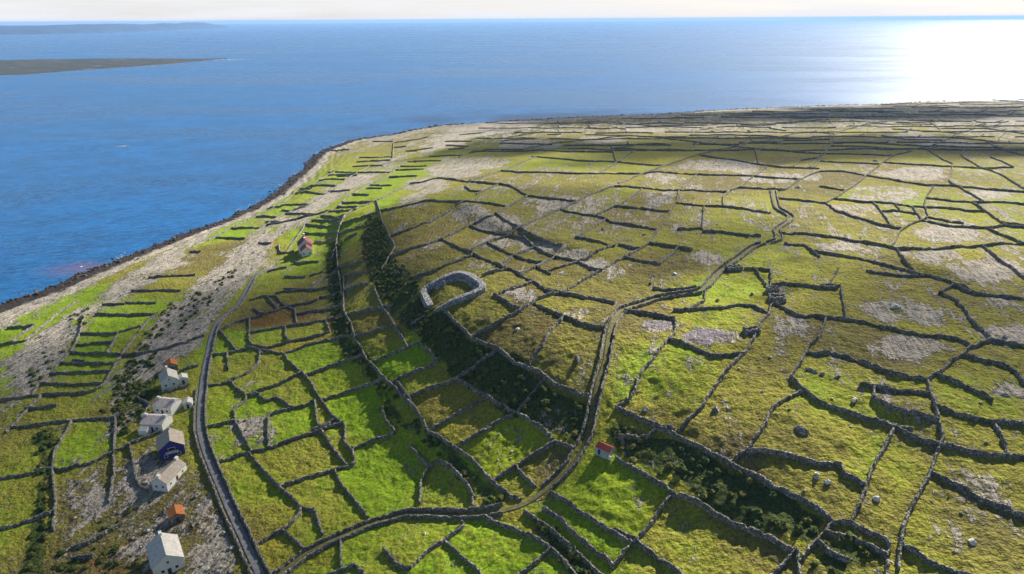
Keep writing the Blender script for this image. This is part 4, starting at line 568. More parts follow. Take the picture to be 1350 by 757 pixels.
'head_near':[[-9306.4,9182.7],[-7415.6,9716.9],[-7277,10390],[-6892.2,10806.6],[-6696.7,11644.5],[-6717.1,13110.2],[-7053.2,15687.4],[-7552.8,19518.1]],
'head_far':[[-11633,11478.4],[-9269.5,12146.1],[-9096.25,12987.5],[-8615.25,13508.2],[-8370.88,14555.6],[-8396.38,16387.8],[-8816.5,19609.2],[-9441,24397.6]],
'sites':{'big':[[-107.1,165.4,0],[-98.5,152.6,0]],
'orange':[[-111.3,182.7,0],[-105.8,173.8,0]],
'long':[[-119.4,204.5,0],[-121.1,192.5,0]],
'blue':[[-130.9,222.2,0],[-124.3,209.9,0]],
'top':[[-156.1,273.7,0],[-148.5,260.3,0]],
'topshed':[[-160.7,286.5,0],[-155.6,277.1,0]],
'mid1':[[-145.6,245.8,0],[-139.6,244.5,0]],
'mid2':[[-144.2,233.2,0],[-138.4,232.6,0]],
'tiny':[[-136.1,250.3,0],[-133.9,243.9,0]],
'farm':[[-146.7,462.3,0],[-135,425.8,0]],
'lane':[[25.5,176.7,0],[30.3,172.5,0]],
'hut1':[[85.9,222.3,0]],
'hut2':[[106.4,253.3,0]],
'hut3':[[108,262.9,0]],
'hut4':[[101.5,293.7,0]],
'b1':[[89.8,137.8,0]],
'b2':[[102.9,121.3,0]],
'b3':[[79.1,147.5,0]],
'b4':[[80.6,144.6,0]],
'b5':[[81.1,163.7,0]],
'b6':[[41.8,186.7,0]],
'b7':[[61.5,178.5,0]],
'b8':[[95.3,193.4,0]],
'b9':[[97.8,190.7,0]],
'b10':[[102,189,0]],
'b11':[[101.6,176.3,0]],
'b12':[[146.7,240.1,0]],
'b13':[[144,174.5,0]],
'b14':[[23.1,214.6,0]],
'b15':[[170.2,212.7,0]],
'b16':[[51.8,371.6,0]],
'b17':[[1.9,237.1,0]],
'b18':[[73.3,288.5,0]],
'b19':[[72.9,360.4,0]],
'b20':[[328.4,613.7,0]],
'b21':[[98.8,260.5,0]],
'b22':[[84.1,258,0]],
'b23':[[209.1,488.4,0]],
'b24':[[-25.9,159.2,0]]},
'boulders':[['b1','upright pale boulder between two walls in the lower right fields',1.1,0.9,1.3,'boulder'],
['b2','lone pale boulder nearest the lower right corner',1.3,1,1,'boulder'],
['b3','bigger left one of two pale boulders in the right foreground',1.5,1.1,1.2,'boulder'],
['b4','smaller right one of two pale boulders in the right foreground',1.2,0.9,0.9,'boulder'],
['b5','big dark mossy boulder on the yellow slope below a wall corner',2.4,1.5,1.6,'hut'],
['b6','pale boulder on the yellow slope right of the lane',1.3,1,1.2,'boulder'],
['b7','grey square boulder beside the long diagonal wall',1.9,1.4,1.5,'hut'],
['b8','long dark rock mound in the walled green field, left one',3,1,1.1,'hut'],
['b9','dark rock mound touching the long mound in the walled green field',1.3,0.9,1,'hut'],
['b10','dark oval rock mound alone in the walled green field',1.6,0.8,0.9,'hut'],
['b11','rough stone pile in the middle of the walled green field',1.5,1.2,1.2,'boulder'],
['b12','pale tumbled stone pile on the pavement field above the right wall',3,1.4,1.3,'boulder'],
['b13','pale stone pile near the right edge beside rusty grass',1.9,1.3,1.2,'boulder'],
['b14','dark tumbled wall stub on the yellow slope left of the lane',3.2,1,1.3,'hut'],
['b15','pale boulder on the pavement near the right edge',1.3,1,0.9,'boulder'],
['b16','dark stone heap in the olive field left of the zigzag lane',1.8,1.3,1.6,'hut'],
['b17','pale flat stone on the slope right of the fort',1.6,0.8,0.6,'boulder'],
['b18','pale boulder above the double wall left of the lane',1.8,1.3,1.1,'boulder'],
['b19','pale boulder in the tiny walled fields left of the zigzag lane',1.8,1.2,1.1,'boulder'],
['b20','small pale stone pile beside the far pale field wall',2.6,1.8,1.8,'boulder'],
['b21','dark small boulder inside the bright green paddock',0.9,0.8,0.9,'hut'],
['b22','dark small boulder near the left end of the bright paddock',1.1,0.8,0.9,'hut'],
['b23','grey stone heap beside the far end of the zigzag lane',3,2,1.8,'boulder'],
['b24','small pale stone in the meadow at the bottom centre',0.7,0.5,0.5,'boulder']]}

# ------------------------------------------------------------------ camera, sky, sun, exposure
scene = bpy.context.scene
col = scene.collection
R = math.radians
cd = bpy.data.cameras.new('camera'); cam = bpy.data.objects.new('camera', cd); col.objects.link(cam)
cd.sensor_width = 36; cd.lens = 24.0; cd.clip_start = 1; cd.clip_end = 120000
cam.matrix_world = Matrix(DATA['cam'])
scene.camera = cam
SUN_AZ, SUN_EL = R(38), R(33)
w = bpy.data.worlds.new('World'); scene.world = w; w.use_nodes = True
wn, wl = w.node_tree.nodes, w.node_tree.links
wn.clear()
sky = wn.new('ShaderNodeTexSky'); sky.sky_type = 'NISHITA'; sky.sun_disc = False
sky.sun_elevation = SUN_EL; sky.sun_rotation = SUN_AZ; sky.dust_density = .8; sky.air_density = 1.0; sky.altitude = 100
tc = wn.new('ShaderNodeTexCoord'); mp = wn.new('ShaderNodeMapping'); mp.inputs['Scale'].default_value = (2.2, 2.2, 34)
nz = wn.new('ShaderNodeTexNoise'); nz.inputs['Scale'].default_value = 2.3; nz.inputs['Detail'].default_value = 7; nz.inputs['Roughness'].default_value = .6
rp = wn.new('ShaderNodeValToRGB'); rp.color_ramp.elements[0].position = .3; rp.color_ramp.elements[0].color = (.72, .72, .72, 1); rp.color_ramp.elements[1].position = .6
mx = wn.new('ShaderNodeMix'); mx.data_type = 'RGBA'
mx.inputs['B'].default_value = (*DATA['cloudcol'], 1)
bgn = wn.new('ShaderNodeBackground'); bgn.inputs['Strength'].default_value = .045
out = wn.new('ShaderNodeOutputWorld')
wl.new(tc.outputs['Generated'], mp.inputs['Vector']); wl.new(mp.outputs[0], nz.inputs['Vector']); wl.new(nz.outputs['Fac'], rp.inputs['Fac'])
sz_ = wn.new('ShaderNodeSeparateXYZ'); wl.new(tc.outputs['Generated'], sz_.inputs[0])
bd = wn.new('ShaderNodeMapRange'); bd.inputs[1].default_value = .03; bd.inputs[2].default_value = .12; bd.inputs[3].default_value = .97; bd.inputs[4].default_value = 0; wl.new(sz_.outputs[2], bd.inputs[0])
mu = wn.new('ShaderNodeMath'); mu.operation = 'MULTIPLY'; wl.new(rp.outputs['Color'], mu.inputs[0]); wl.new(bd.outputs[0], mu.inputs[1])
wl.new(mu.outputs[0], mx.inputs['Factor']); wl.new(sky.outputs[0], mx.inputs['A']); wl.new(mx.outputs['Result'], bgn.inputs['Color']); wl.new(bgn.outputs[0], out.inputs[0])
sl = bpy.data.lights.new('sun', 'SUN'); sl.energy = 5.0; sl.angle = R(.6); sl.color = (1, .93, .8)
so = bpy.data.objects.new('sun', sl); col.objects.link(so); so.location = (300, 300, 600)
sd_ = Vector((math.sin(SUN_AZ)*math.cos(SUN_EL), math.cos(SUN_AZ)*math.cos(SUN_EL), math.sin(SUN_EL)))
so.rotation_euler = (-sd_).to_track_quat('-Z', 'Y').to_euler()
scene.view_settings.view_transform = 'Standard'; scene.view_settings.look = 'None'
scene.view_settings.exposure = 1.22; scene.view_settings.gamma = 1; scene.view_settings.use_curve_mapping = False

# ------------------------------------------------------------------ height field of the island (metres, sea level 0)
_rs = np.random.RandomState(7)
_LAT = _rs.rand(512, 512).astype(np.float64)
def vnoise(x, y):
    xi = np.floor(x); yi = np.floor(y); fx = x-xi; fy = y-yi
    fx = fx*fx*(3-2*fx); fy = fy*fy*(3-2*fy)
    a = xi.astype(np.int64) & 511; b = yi.astype(np.int64) & 511; a1 = (a+1) & 511; b1 = (b+1) & 511
    return (_LAT[a, b]*(1-fx)+_LAT[a1, b]*fx)*(1-fy)+(_LAT[a, b1]*(1-fx)+_LAT[a1, b1]*fx)*fy
def fbm(x, y, s, o=3):
    v = 0; t = 0; am = 1
    for k in range(o):
        v = v+am*vnoise(x/s+17.3*k+9, y/s+5.7*k+31); t += am; am *= .5; s = s*.47
    return v/t-.5
def smooth(a, b, x):
    t = np.clip((x-a)/(b-a), 0, 1); return t*t*(3-2*t)
def pdist(x, y, P):
    """distance to a polyline, its signed side (left positive) and the arc length from the nearer end"""
    best = np.full(x.shape, 1e9); sg = np.zeros(x.shape); pb = np.zeros(x.shape); al = np.zeros(x.shape); L = 0
    seg = [math.hypot(P[i+1][0]-P[i][0], P[i+1][1]-P[i][1]) for i in range(len(P)-1)]; T = sum(seg)
    for i in range(len(P)-1):
        ax, ay = P[i][:2]; dx = P[i+1][0]-ax; dy = P[i+1][1]-ay; l = max(seg[i], 1e-6)
        t = np.clip(((x-ax)*dx+(y-ay)*dy)/(l*l), 0, 1)
        qx = x-ax-t*dx; qy = y-ay-t*dy
        d = np.hypot(qx, qy); c = dx*(y-ay)-dy*(x-ax); pc = np.abs(c)/l
        m = (d < best-1e-6) | ((d < best+1e-6) & (pc > pb)); pb = np.where(m, pc, pb)
        best = np.where(m, d, best); sg = np.where(m, np.where(c > 0, 1., -1.), sg); al = np.where(m, np.minimum(L+t*l, T-L-t*l), al); L += l
    return best, sg, al
_C = np.array(DATA['ctrl'])
def _tps(r2): return .5*r2*np.log(r2+1e-9)
_n = len(_C); _X = _C[:, :2]/300.
_K = _tps(((_X[:, None]-_X[None])**2).sum(-1))+np.eye(_n)*.012
_Pm = np.hstack([np.ones((_n, 1)), _X]); _M = np.block([[_K, _Pm], [_Pm.T, np.zeros((3, 3))]])
_W = np.linalg.solve(_M, np.concatenate([_C[:, 2], np.zeros(3)]))
def Hbase(x, y):
    X = x/300.; Y = y/300.; z = _W[_n]+_W[_n+1]*X+_W[_n+2]*Y
    for i in range(_n): z = z+_W[i]*_tps((X-_X[i, 0])**2+(Y-_X[i, 1])**2)
    return np.clip(z, 2, 64)
def H(x, y, micro=True):
    x = np.asarray(x, float); y = np.asarray(y, float)
    z = Hbase(x, y)
    for h, w1, w2, P in DATA['scarps']:
        d, s, al = pdist(x, y, P)
        sd = d*s + 3*fbm(x, y, 25, 2)
        z = z+.5*h*(np.tanh(sd/w1)-np.tanh(sd/w2))*smooth(0, 45, al)*smooth(w2*2.5, w2, d)
    d, s, _ = pdist(x, y, DATA['coast']); sd = -d*s + 7*fbm(x, y, 30, 4)
    land = np.maximum(z, 1.2)*smooth(-2, 60, sd)+smooth(-2, 4, sd)*1.0
    z = np.where(sd > 0, land, np.maximum(-.15*np.abs(sd), -7))
    if micro:
        r = np.hypot(x, y)
        rd = np.full(x.shape, 1e9)
        for _, wd, P in DATA['lanes']: rd = np.minimum(rd, pdist(x, y, P)[0])
        k = smooth(2.2, 5, rd)
        sh = smooth(75, 20, np.abs(sd))
        m = fbm(x, y, 45, 2)*2.2+fbm(x, y, 14, 2)*.8
        f1 = smooth(900, 400, r); f2 = smooth(520, 240, r)
        m = m+k*(fbm(x, y, 5, 3)*1.3*f1+(vnoise(x/1.7, y/1.7)-.5)*.5*f2)
        # stepped limestone ledges that run along the shore
        led = (np.abs(((sd*.11+fbm(x, y, 22, 2)*1.6) % 1)-.5)-.25)*2.0+fbm(x, y, 7, 2)*1.8
        z = z+m*(1-sh)*np.where(sd > 0, 1, 0)+led*sh
    return z

# ------------------------------------------------------------------ helpers
def link(o, parent=None):
    col.objects.link(o)
    if parent is not None: o.parent = parent
    return o
def tag(o, label=None, cat=None, group=None, kind=None):
    if label: o['label'] = label
    if cat: o['category'] = cat
    if group: o['group'] = group
    if kind: o['kind'] = kind
    return o
def mesh_np(name, co, faces, mat, parent=None, smooth_=False):
    """faces: list of arrays (n,k)"""
    me = bpy.data.meshes.new(name)
    co = np.asarray(co, np.float32)
    me.vertices.add(len(co)); me.vertices.foreach_set('co', co.ravel())
    arrs = [np.asarray(f, np.int32) for f in faces if len(f)]
    nl = sum(a.size for a in arrs); npoly = sum(len(a) for a in arrs)
    me.loops.add(nl); me.loops.foreach_set('vertex_index', np.concatenate([a.ravel() for a in arrs]))
    me.polygons.add(npoly)
    ks = np.concatenate([np.full(len(a), a.shape[1], np.int32) for a in arrs]); st = np.concatenate([[0], np.cumsum(ks)[:-1]]).astype(np.int32)
    me.polygons.foreach_set('loop_start', st)
    me.polygons.foreach_set('use_smooth', np.full(npoly, smooth_, bool))
    me.update(calc_edges=True); me.validate()
    me.materials.append(mat)
    return link(bpy.data.objects.new(name, me), parent)
class G:
    """tiny node graph helper"""
    def __init__(s, name):
        s.m = bpy.data.materials.new(name); s.m.use_nodes = True; s.t = s.m.node_tree; s.t.nodes.clear()
        s.o = s.t.nodes.new('ShaderNodeOutputMaterial'); s.b = s.t.nodes.new('ShaderNodeBsdfPrincipled'); s.t.links.new(s.b.outputs[0], s.o.inputs[0])
    def n(s, ty, **k):
        nd = s.t.nodes.new(ty)
        for a, v in k.items(): setattr(nd, a, v)
        return nd
    def l(s, a, b): s.t.links.new(a, b)
    def put(s, sock, v):
        if isinstance(v, bpy.types.NodeSocket): s.l(v, sock)
        elif isinstance(v, tuple) and len(v) == 3 and sock.type == 'RGBA': sock.default_value = (*v, 1)
        else: sock.default_value = v
    def pos(s): return s.n('ShaderNodeNewGeometry').outputs['Position']
    def mapv(s, v, scale=(1, 1, 1), rot=(0, 0, 0)):
        if any(rot):
            m = s.n('ShaderNodeMapping'); s.l(v, m.inputs['Vector']); m.inputs['Rotation'].default_value = rot; v = m.outputs[0]
        m = s.n('ShaderNodeMapping'); s.l(v, m.inputs['Vector']); m.inputs['Scale'].default_value = scale; return m.outputs[0]
    def noise(s, v, sc, det=3, rough=.55, dist=0):
        n = s.n('ShaderNodeTexNoise'); s.l(v, n.inputs['Vector']); n.inputs['Scale'].default_value = sc; n.inputs['Detail'].default_value = det
        n.inputs['Roughness'].default_value = rough; n.inputs['Distortion'].default_value = dist; return n.outputs['Fac']
    def vor(s, v, sc, feat='F1', out='Distance'):
        n = s.n('ShaderNodeTexVoronoi', feature=feat); s.l(v, n.inputs['Vector']); n.inputs['Scale'].default_value = sc; return n.outputs[out]
    def math(s, op, a, b=0, c=0):
        n = s.n('ShaderNodeMath', operation=op); s.put(n.inputs[0], a); s.put(n.inputs[1], b); s.put(n.inputs[2], c); return n.outputs[0]
    def mr(s, v, a, b, c=0, d=1, sm=True):
        n = s.n('ShaderNodeMapRange', interpolation_type='SMOOTHSTEP' if sm else 'LINEAR')
        s.put(n.inputs[0], v); n.inputs[1].default_value = a; n.inputs[2].default_value = b; n.inputs[3].default_value = c; n.inputs[4].default_value = d; return n.outputs[0]
    def mix(s, f, a, b, mode='MIX'):
        n = s.n('ShaderNodeMix', data_type='RGBA', blend_type=mode); s.put(n.inputs['Factor'], f); s.put(n.inputs['A'], a); s.put(n.inputs['B'], b); return n.outputs['Result']
    def bump(s, h, dist=.1, st=1, nrm=None):
        n = s.n('ShaderNodeBump'); s.l(h, n.inputs['Height']); n.inputs['Distance'].default_value = dist; n.inputs['Strength'].default_value = st
        if nrm is not None: s.l(nrm, n.inputs['Normal'])
        return n.outputs[0]
    def fin(s, colr, rough=.9, nrm=None, spec=.15, metal=0):
        s.put(s.b.inputs['Base Color'], colr); s.put(s.b.inputs['Roughness'], rough); s.b.inputs['Specular IOR Level'].default_value = spec
        s.b.inputs['Metallic'].default_value = metal
        if nrm is not None: s.l(nrm, s.b.inputs['Normal'])
        return s.m

# ------------------------------------------------------------------ materials
def mat_ground():
    g = G('ground'); p = g.pos()
    at = g.n('ShaderNodeAttribute', attribute_name='A'); sp = g.n('ShaderNodeSeparateColor'); g.l(at.outputs['Color'], sp.inputs[0])
    lush, rock, rnd = sp.outputs[0], sp.outputs[1], sp.outputs[2]; scr = at.outputs['Alpha']
    at2 = g.n('ShaderNodeAttribute', attribute_name='B'); sp2 = g.n('ShaderNodeSeparateColor'); g.l(at2.outputs['Color'], sp2.inputs[0])
    shore, path, purple = sp2.outputs[0], sp2.outputs[1], sp2.outputs[2]
    n1 = g.noise(p, .035, 3); n6 = g.noise(g.mapv(p, (1, .45, 1), (0, 0, R(13))), 1.9, 3, .75); n2 = g.noise(p, .22, 4, .62); n3 = g.noise(p, 1.1, 4, .7); n4 = g.noise(p, .75, 3, .6); n5 = g.noise(p, .09, 5, .7)
    lu = g.math('ADD', lush, g.math('MULTIPLY', g.math('SUBTRACT', n2, .5), .9)); lu = g.math('ADD', lu, g.math('MULTIPLY', g.math('SUBTRACT', n1, .5), .35))
    c = g.mix(g.mr(lu, .0, .6), DATA['c_dry'], DATA['c_mid']); c = g.mix(g.mr(lu, .42, .98), c, DATA['c_lush'])
    c = g.mix(g.mr(lu, .02, -.25), c, g.mix(n3, (.10, .055, .02), (.26, .14, .05))); c = g.mix(g.mr(rnd, 0, 1, 0, .45), c, DATA['c_gold'], 'MIX')
    c = g.mix(1, c, g.mix(g.mr(n3, .3, .72), (.55, .57, .5), (1.4, 1.36, 1.25)), 'MULTIPLY')
    # tussocks and dead stalks
    t = g.mr(g.noise(p, .5, 5, .75), .56, .7); c = g.mix(g.math('MULTIPLY', t, .5), c, (.2, .165, .06))
    # bracken-dark undergrowth on the scarps
    c = g.mix(g.mr(g.math('ADD', scr, g.math('MULTIPLY', g.math('SUBTRACT', n2, .5), .8)), .3, .75), c, g.mix(g.mr(n3, .35, .7), (.03, .05, .012), (.10, .12, .03)))
    # limestone pavement with grikes running with the dip of the beds
    far = g.mapv(p, (1, .17, 1), (0, 0, R(13))); st = g.noise(far, .7, 5, .65, .5); st2 = g.vor(g.mapv(p, (1, .3, 1), (0, 0, R(13))), .8, 'DISTANCE_TO_EDGE'); sb = g.noise(g.mapv(p, (1, .12, 1), (0, 0, R(13))), .16, 4, .6, .6)
    rc = g.mix(g.mr(st, .35, .68), (.19, .165, .13), (.62, .54, .43)); rc = g.mix(g.mr(sb, .4, .65), rc, g.mix(.5, rc, (.16, .16, .17))); rc = g.mix(g.mr(n2, .35, .65), rc, (.42, .37, .31)); rc = g.mix(g.math('MULTIPLY', purple, .8), rc, (.2, .165, .22))
    gr = g.noise(g.mapv(p, (1.6, .07, 1), (0, 0, R(13))), .45, 2, .5, .3); rc = g.mix(g.mr(g.math('ABSOLUTE', g.math('SUBTRACT', gr, .5)), .0, .035, .85, 0), rc, (.06, .065, .03)); rc = g.mix(g.mr(st2, .0, .07, .6, 0), rc, (.06, .06, .03)); rc = g.mix(g.mr(n3, .45, .75, 0, .6), rc, (.6, .56, .5))
    wet = g.mr(g.math('ADD', shore, g.math('MULTIPLY', g.math('SUBTRACT', n2, .5), .7)), .45, .8); rc = g.mix(wet, rc, g.mix(n3, (.012, .011, .010), (.07, .055, .05)))
    rm = g.math('ADD', g.math('ADD', g.math('MULTIPLY', g.math('SUBTRACT', st, .5), 1.6), g.math('MULTIPLY', g.math('SUBTRACT', sb, .5), 2.0)), g.math('MULTIPLY', g.math('SUBTRACT', n4, .5), 1.1))
    rm = g.math('ADD', rm, g.math('MULTIPLY', g.math('SUBTRACT', n5, .5), 1.6)); rk = g.mr(g.math('ADD', rock, g.math('MULTIPLY', rm, .8)), .42, .66)
    c = g.mix(rk, c, rc); c = g.mix(path, c, g.mix(n3, (.10, .10, .03), (.22, .2, .11)))
    h = g.math('ADD', g.math('ADD', g.math('MULTIPLY', n3, .45), g.math('MULTIPLY', n6, .3)), g.math('MULTIPLY', n4, 1.3)); h = g.math('ADD', h, g.math('MULTIPLY', rk, g.math('MULTIPLY', st, .9)))
    h = g.math('MULTIPLY', h, g.math('MAXIMUM', g.mr(g.math('ADD', lush, g.math('MULTIPLY', n5, .5)), .6, 1.1, 1.15, .4), g.math('MULTIPLY', rk, .8)))
    return g.fin(c, .95, g.bump(h, 1.0, 1), .08)
def mat_stone(name, a, b, sc=1.6, lich=.5):
    g = G(name); p = g.pos(); v = g.vor(p, sc, 'F1', 'Color'); bw = g.n('ShaderNodeRGBToBW'); g.l(v, bw.inputs[0])
    n = g.noise(p, 3, 4, .7); n0 = g.noise(p, .25, 3)
    c = g.mix(g.mr(bw.outputs[0], .2, .8), a, b); c = g.mix(g.mr(n, .58, .7), c, tuple(x*1.5 for x in b)); c = g.mix(g.mr(n0, .5, .7, 0, lich), c, (.11, .12, .04))
    e = g.vor(p, sc, 'DISTANCE_TO_EDGE'); c = g.mix(g.mr(e, 0, .1, .8, 0), c, (.02, .02, .018))
    return g.fin(c, .95, g.bump(g.math('ADD', g.mr(e, 0, .2), g.math('MULTIPLY', n, .6)), .22, 1), .1)
def mat_flat(name, c, rough=.8, var=.25, sc=1.2, spec=.2, bumpd=.02):
    g = G(name); p = g.pos(); n = g.noise(p, sc, 5, .65); n2 = g.noise(p, sc*6, 3)
    k = g.mix(g.mr(n, .3, .7), tuple(x*(1-var) for x in c), tuple(min(1, x*(1+var*.6)) for x in c))
    return g.fin(k, rough, g.bump(n2, bumpd, .6), spec)
def mat_roof(name, c, freq=3.2, var=.3):
    g = G(name); tcn = g.n('ShaderNodeTexCoord').outputs['Object']
    wv = g.n('ShaderNodeTexWave', wave_type='BANDS', bands_direction='Z'); g.l(tcn, wv.inputs['Vector']); wv.inputs['Scale'].default_value = freq; wv.inputs['Distortion'].default_value = .6
    n = g.noise(tcn, .9, 5, .7); n2 = g.noise(tcn, 5, 3)
    k = g.mix(g.mr(n, .35, .7), tuple(x*(1-var) for x in c), c); k = g.mix(g.mr(wv.outputs['Fac'], 0, .25, .35, 0), k, tuple(x*.55 for x in c)); k = g.mix(g.mr(n2, .62, .75, 0, .35), k, (.2, .2, .14))
    return g.fin(k, .75, g.bump(wv.outputs['Fac'], .04, .8), .2)
def mat_sea():
    g = G('sea'); p = g.pos()
    n0 = g.noise(g.mapv(p, (1, 3.2, 1), (0, 0, R(8))), .0011, 4, .55, .6); n1 = g.noise(g.mapv(p, (1, 2, 1), (0, 0, R(-20))), .011, 4, .6, .3)
    a = g.noise(g.mapv(p, (1, 2.1, 1), (0, 0, R(-25))), .11, 4, .65, .5); b = g.noise(g.mapv(p, (1, 1.8, 1), (0, 0, R(-5))), .45, 3, .6)
    c = g.mix(g.mr(n0, .32, .66), DATA['sea_a'], DATA['sea_b']); c = g.mix(g.mr(n1, .35, .68, 0, .5), c, DATA['sea_c'])
    a2 = g.noise(g.mapv(p, (1, 1.4, 1), (0, 0, R(-30))), .045, 5, .75, .4); c = g.mix(g.mr(a2, .38, .66), DATA['sea_c'], c) if 0 else g.mix(g.mr(a2, .35, .62), g.mix(.55, c, DATA['sea_c']), c); c = g.mix(g.mr(g.math('MULTIPLY', a, b), .2, .34, 0, .5), c, DATA['sea_d'])
    sx = g.n('ShaderNodeSeparateXYZ'); g.l(p, sx.inputs[0])
    def blob(x, y, rx, ry):
        dx = g.math('DIVIDE', g.math('SUBTRACT', sx.outputs[0], x), rx); dy = g.math('DIVIDE', g.math('SUBTRACT', sx.outputs[1], y), ry)
        return g.math('SQRT', g.math('ADD', g.math('MULTIPLY', dx, dx), g.math('MULTIPLY', dy, dy)))
    x, y = DATA['weed']; k = g.math('ADD', blob(x, y, 42, 30), g.math('MULTIPLY', g.math('SUBTRACT', n1, .5), 2.2))
    c = g.mix(g.mr(k, .1, 1.0, .55, 0), c, (.16, .07, .09))
    h = g.math('ADD', g.math('MULTIPLY', a, 1.3), g.math('MULTIPLY', b, .35))
    ro = g.mr(n0, .3, .7, .25, .32)
    m = g.fin(c, ro, g.bump(h, .55, .7), .32); g.b.inputs['IOR'].default_value = 1.33
    return m
M = {}
M['ground'] = mat_ground()
M['wall'] = mat_stone('wall_stone', (.17, .165, .15), (.40, .38, .33), 1.5)
M['fort'] = mat_stone('fort_stone', (.27, .275, .28), (.52, .52, .52), 1.1, .1)
M['hut'] = mat_stone('hut_stone', (.22, .215, .2), (.42, .41, .38), 1.3, .2)
M['boulder'] = mat_stone('boulder_stone', (.5, .48, .44), (.72, .7, .65), .5, .05)
M['rubble'] = mat_stone('rubble_stone', (.2, .19, .17), (.45, .42, .38), .6, .2)
M['asphalt'] = mat_flat('asphalt', (.19, .19, .2), .9, .3, .6)
M['track'] = mat_flat('grassy_track', (.15, .14, .055), .95, .45, .9)
M['white'] = mat_flat('white_render', (.78, .77, .73), .8, .1, .7)
M['palegreen'] = mat_flat('pale_green_render', (.6, .68, .62), .8, .1, .7)
M['blue'] = mat_flat('blue_render', (.045, .042, .22), .8, .15, .7)
M['greyr'] = mat_flat('grey_render', (.42, .43, .44), .85, .2, .7)
M['r_beige'] = mat_roof('beige_roof', (.6, .56, .5)); M['r_pink'] = mat_roof('pink_grey_roof', (.68, .56, .52)); M['r_tan'] = mat_roof('tan_roof', (.52, .44, .36))
M['r_cream'] = mat_roof('cream_roof', (.74, .7, .63)); M['r_orange'] = mat_roof('orange_rusty_roof', (.5, .17, .05)); M['r_red'] = mat_roof('red_roof', (.33, .045, .035)); M['r_maroon'] = mat_roof('maroon_roof', (.26, .07, .08))
M['glass'] = mat_flat('dark_glass', (.02, .025, .03), .15, .1, 1, .5, .001); M['frame'] = mat_flat('white_frame', (.7, .7, .68), .5, .05); M['door'] = mat_flat('door_paint', (.12, .05, .04), .5, .1)
M['foam'] = mat_flat('foam', (.8, .83, .85), .9, .1)
def mat_leaf():
    g = G('scrub_leaf'); p = g.pos(); n = g.noise(p, .12, 3); n2 = g.noise(p, 1.6, 4, .75)
    c = g.mix(g.mr(n, .4, .62), (.045, .085, .018), (.12, .125, .03)); c = g.mix(1, c, g.mix(g.mr(n2, .3, .7), (.45, .45, .4), (1.6, 1.5, 1.3)), 'MULTIPLY')
    return g.fin(c, .85, g.bump(n2, .5, 1), .15)
M['leaf'] = mat_leaf()
M['sea'] = mat_sea()

# ------------------------------------------------------------------ fields enclosed by the walls (used to vary the grass)
CELL, GX0, GY0, GX1, GY1 = 1.5, -560, 30, 1330, 1750
NX, NY = int((GX1-GX0)/CELL), int((GY1-GY0)/CELL)
solid = np.zeros((NX, NY), bool)
def stamp(P, ext=4):
    P = [list(q[:2]) for q in P]
    if ext:
        for a, b in ((0, 1), (-1, -2)):
            d = math.hypot(P[a][0]-P[b][0], P[a][1]-P[b][1]) or 1
            P[a] = [P[a][0]+(P[a][0]-P[b][0])/d*ext, P[a][1]+(P[a][1]-P[b][1])/d*ext]
    for (x0, y0), (x1, y1) in zip(P, P[1:]):
        n = int(math.hypot(x1-x0, y1-y0)/.6)+2
        i = ((np.linspace(x0, x1, n)-GX0)/CELL).astype(int); j = ((np.linspace(y0, y1, n)-GY0)/CELL).astype(int)
        ok = (i >= 0) & (i < NX) & (j >= 0) & (j < NY); solid[i[ok], j[ok]] = True
for wl_ in DATA['walls']: stamp(wl_[1])
for _, wd, P in DATA['lanes']: stamp(P, 0)
stamp(DATA['coast'], 0)
lab = np.zeros((NX, NY), np.int32); par = [0]
def find(a):
    while par[a] != a: par[a] = par[par[a]]; a = par[a]
    return a
prev = []
for i in range(NX):
    r_ = np.concatenate([[1], solid[i].astype(np.int8), [1]]); dd = np.diff(r_)
    s0 = np.where(dd == -1)[0]; e0 = np.where(dd == 1)[0]; cur = []
    k = 0
    for s, e in zip(s0.tolist(), e0.tolist()):
        l_ = 0
        while k < len(prev) and prev[k][1] <= s: k += 1
        kk = k
        while kk < len(prev) and prev[kk][0] < e:
            q = find(prev[kk][2])
            if l_ == 0: l_ = q
            elif q != l_: par[q] = l_
            kk += 1
        if l_ == 0: l_ = len(par); par.append(l_)
        cur.append((s, e, l_)); lab[i, s:e] = l_
    prev = cur
root = np.array([find(i) for i in range(len(par))]); lab = root[lab]
for _ in range(2):
    for ax, sh in ((0, 1), (0, -1), (1, 1), (1, -1)):
        s2 = np.roll(lab, sh, ax); lab = np.where(lab == 0, s2, lab)
_fr = np.random.RandomState(11); FR = _fr.rand(len(par)+1); FR2 = _fr.rand(len(par)+1)
cnt = np.bincount(lab.ravel(), minlength=len(par)+1); big = cnt > 30000; FR[big] = .5; FR2[big] = .25

# ------------------------------------------------------------------ the island ground: one sheet, finer near the village and coarser far off
def inpoly(x, y, P):
    P = np.asarray(P); r = np.zeros(x.shape, bool)
    bb = (x > P[:, 0].min()) & (x < P[:, 0].max()) & (y > P[:, 1].min()) & (y < P[:, 1].max())
    xs = x[bb]; ys = y[bb]; c = np.zeros(xs.shape, bool); j = len(P)-1
    for i in range(len(P)):
        xi, yi = P[i]; xj, yj = P[j]
        c ^= ((yi > ys) != (yj > ys)) & (xs < (xj-xi)*(ys-yi)/((yj-yi) or 1e-9)+xi); j = i
    r[bb] = c; return r
NA, NR = 1060, 900
az = np.concatenate([np.linspace(R(-66), R(-46), 70)[:-1], np.linspace(R(-46), R(46), NA), np.linspace(R(46), R(80), 110)[1:]]); NA = len(az); dep = np.linspace(R(60), R(4.3), NR)
rr = 128/np.tan(dep)
rr = np.concatenate([np.linspace(20, rr[0], 30)[:-1], rr]); NR = len(rr)
AZ, RR = np.meshgrid(az, rr); X = RR*np.sin(AZ); Y = RR*np.cos(AZ)
X = X+.0; Z = H(X, Y)
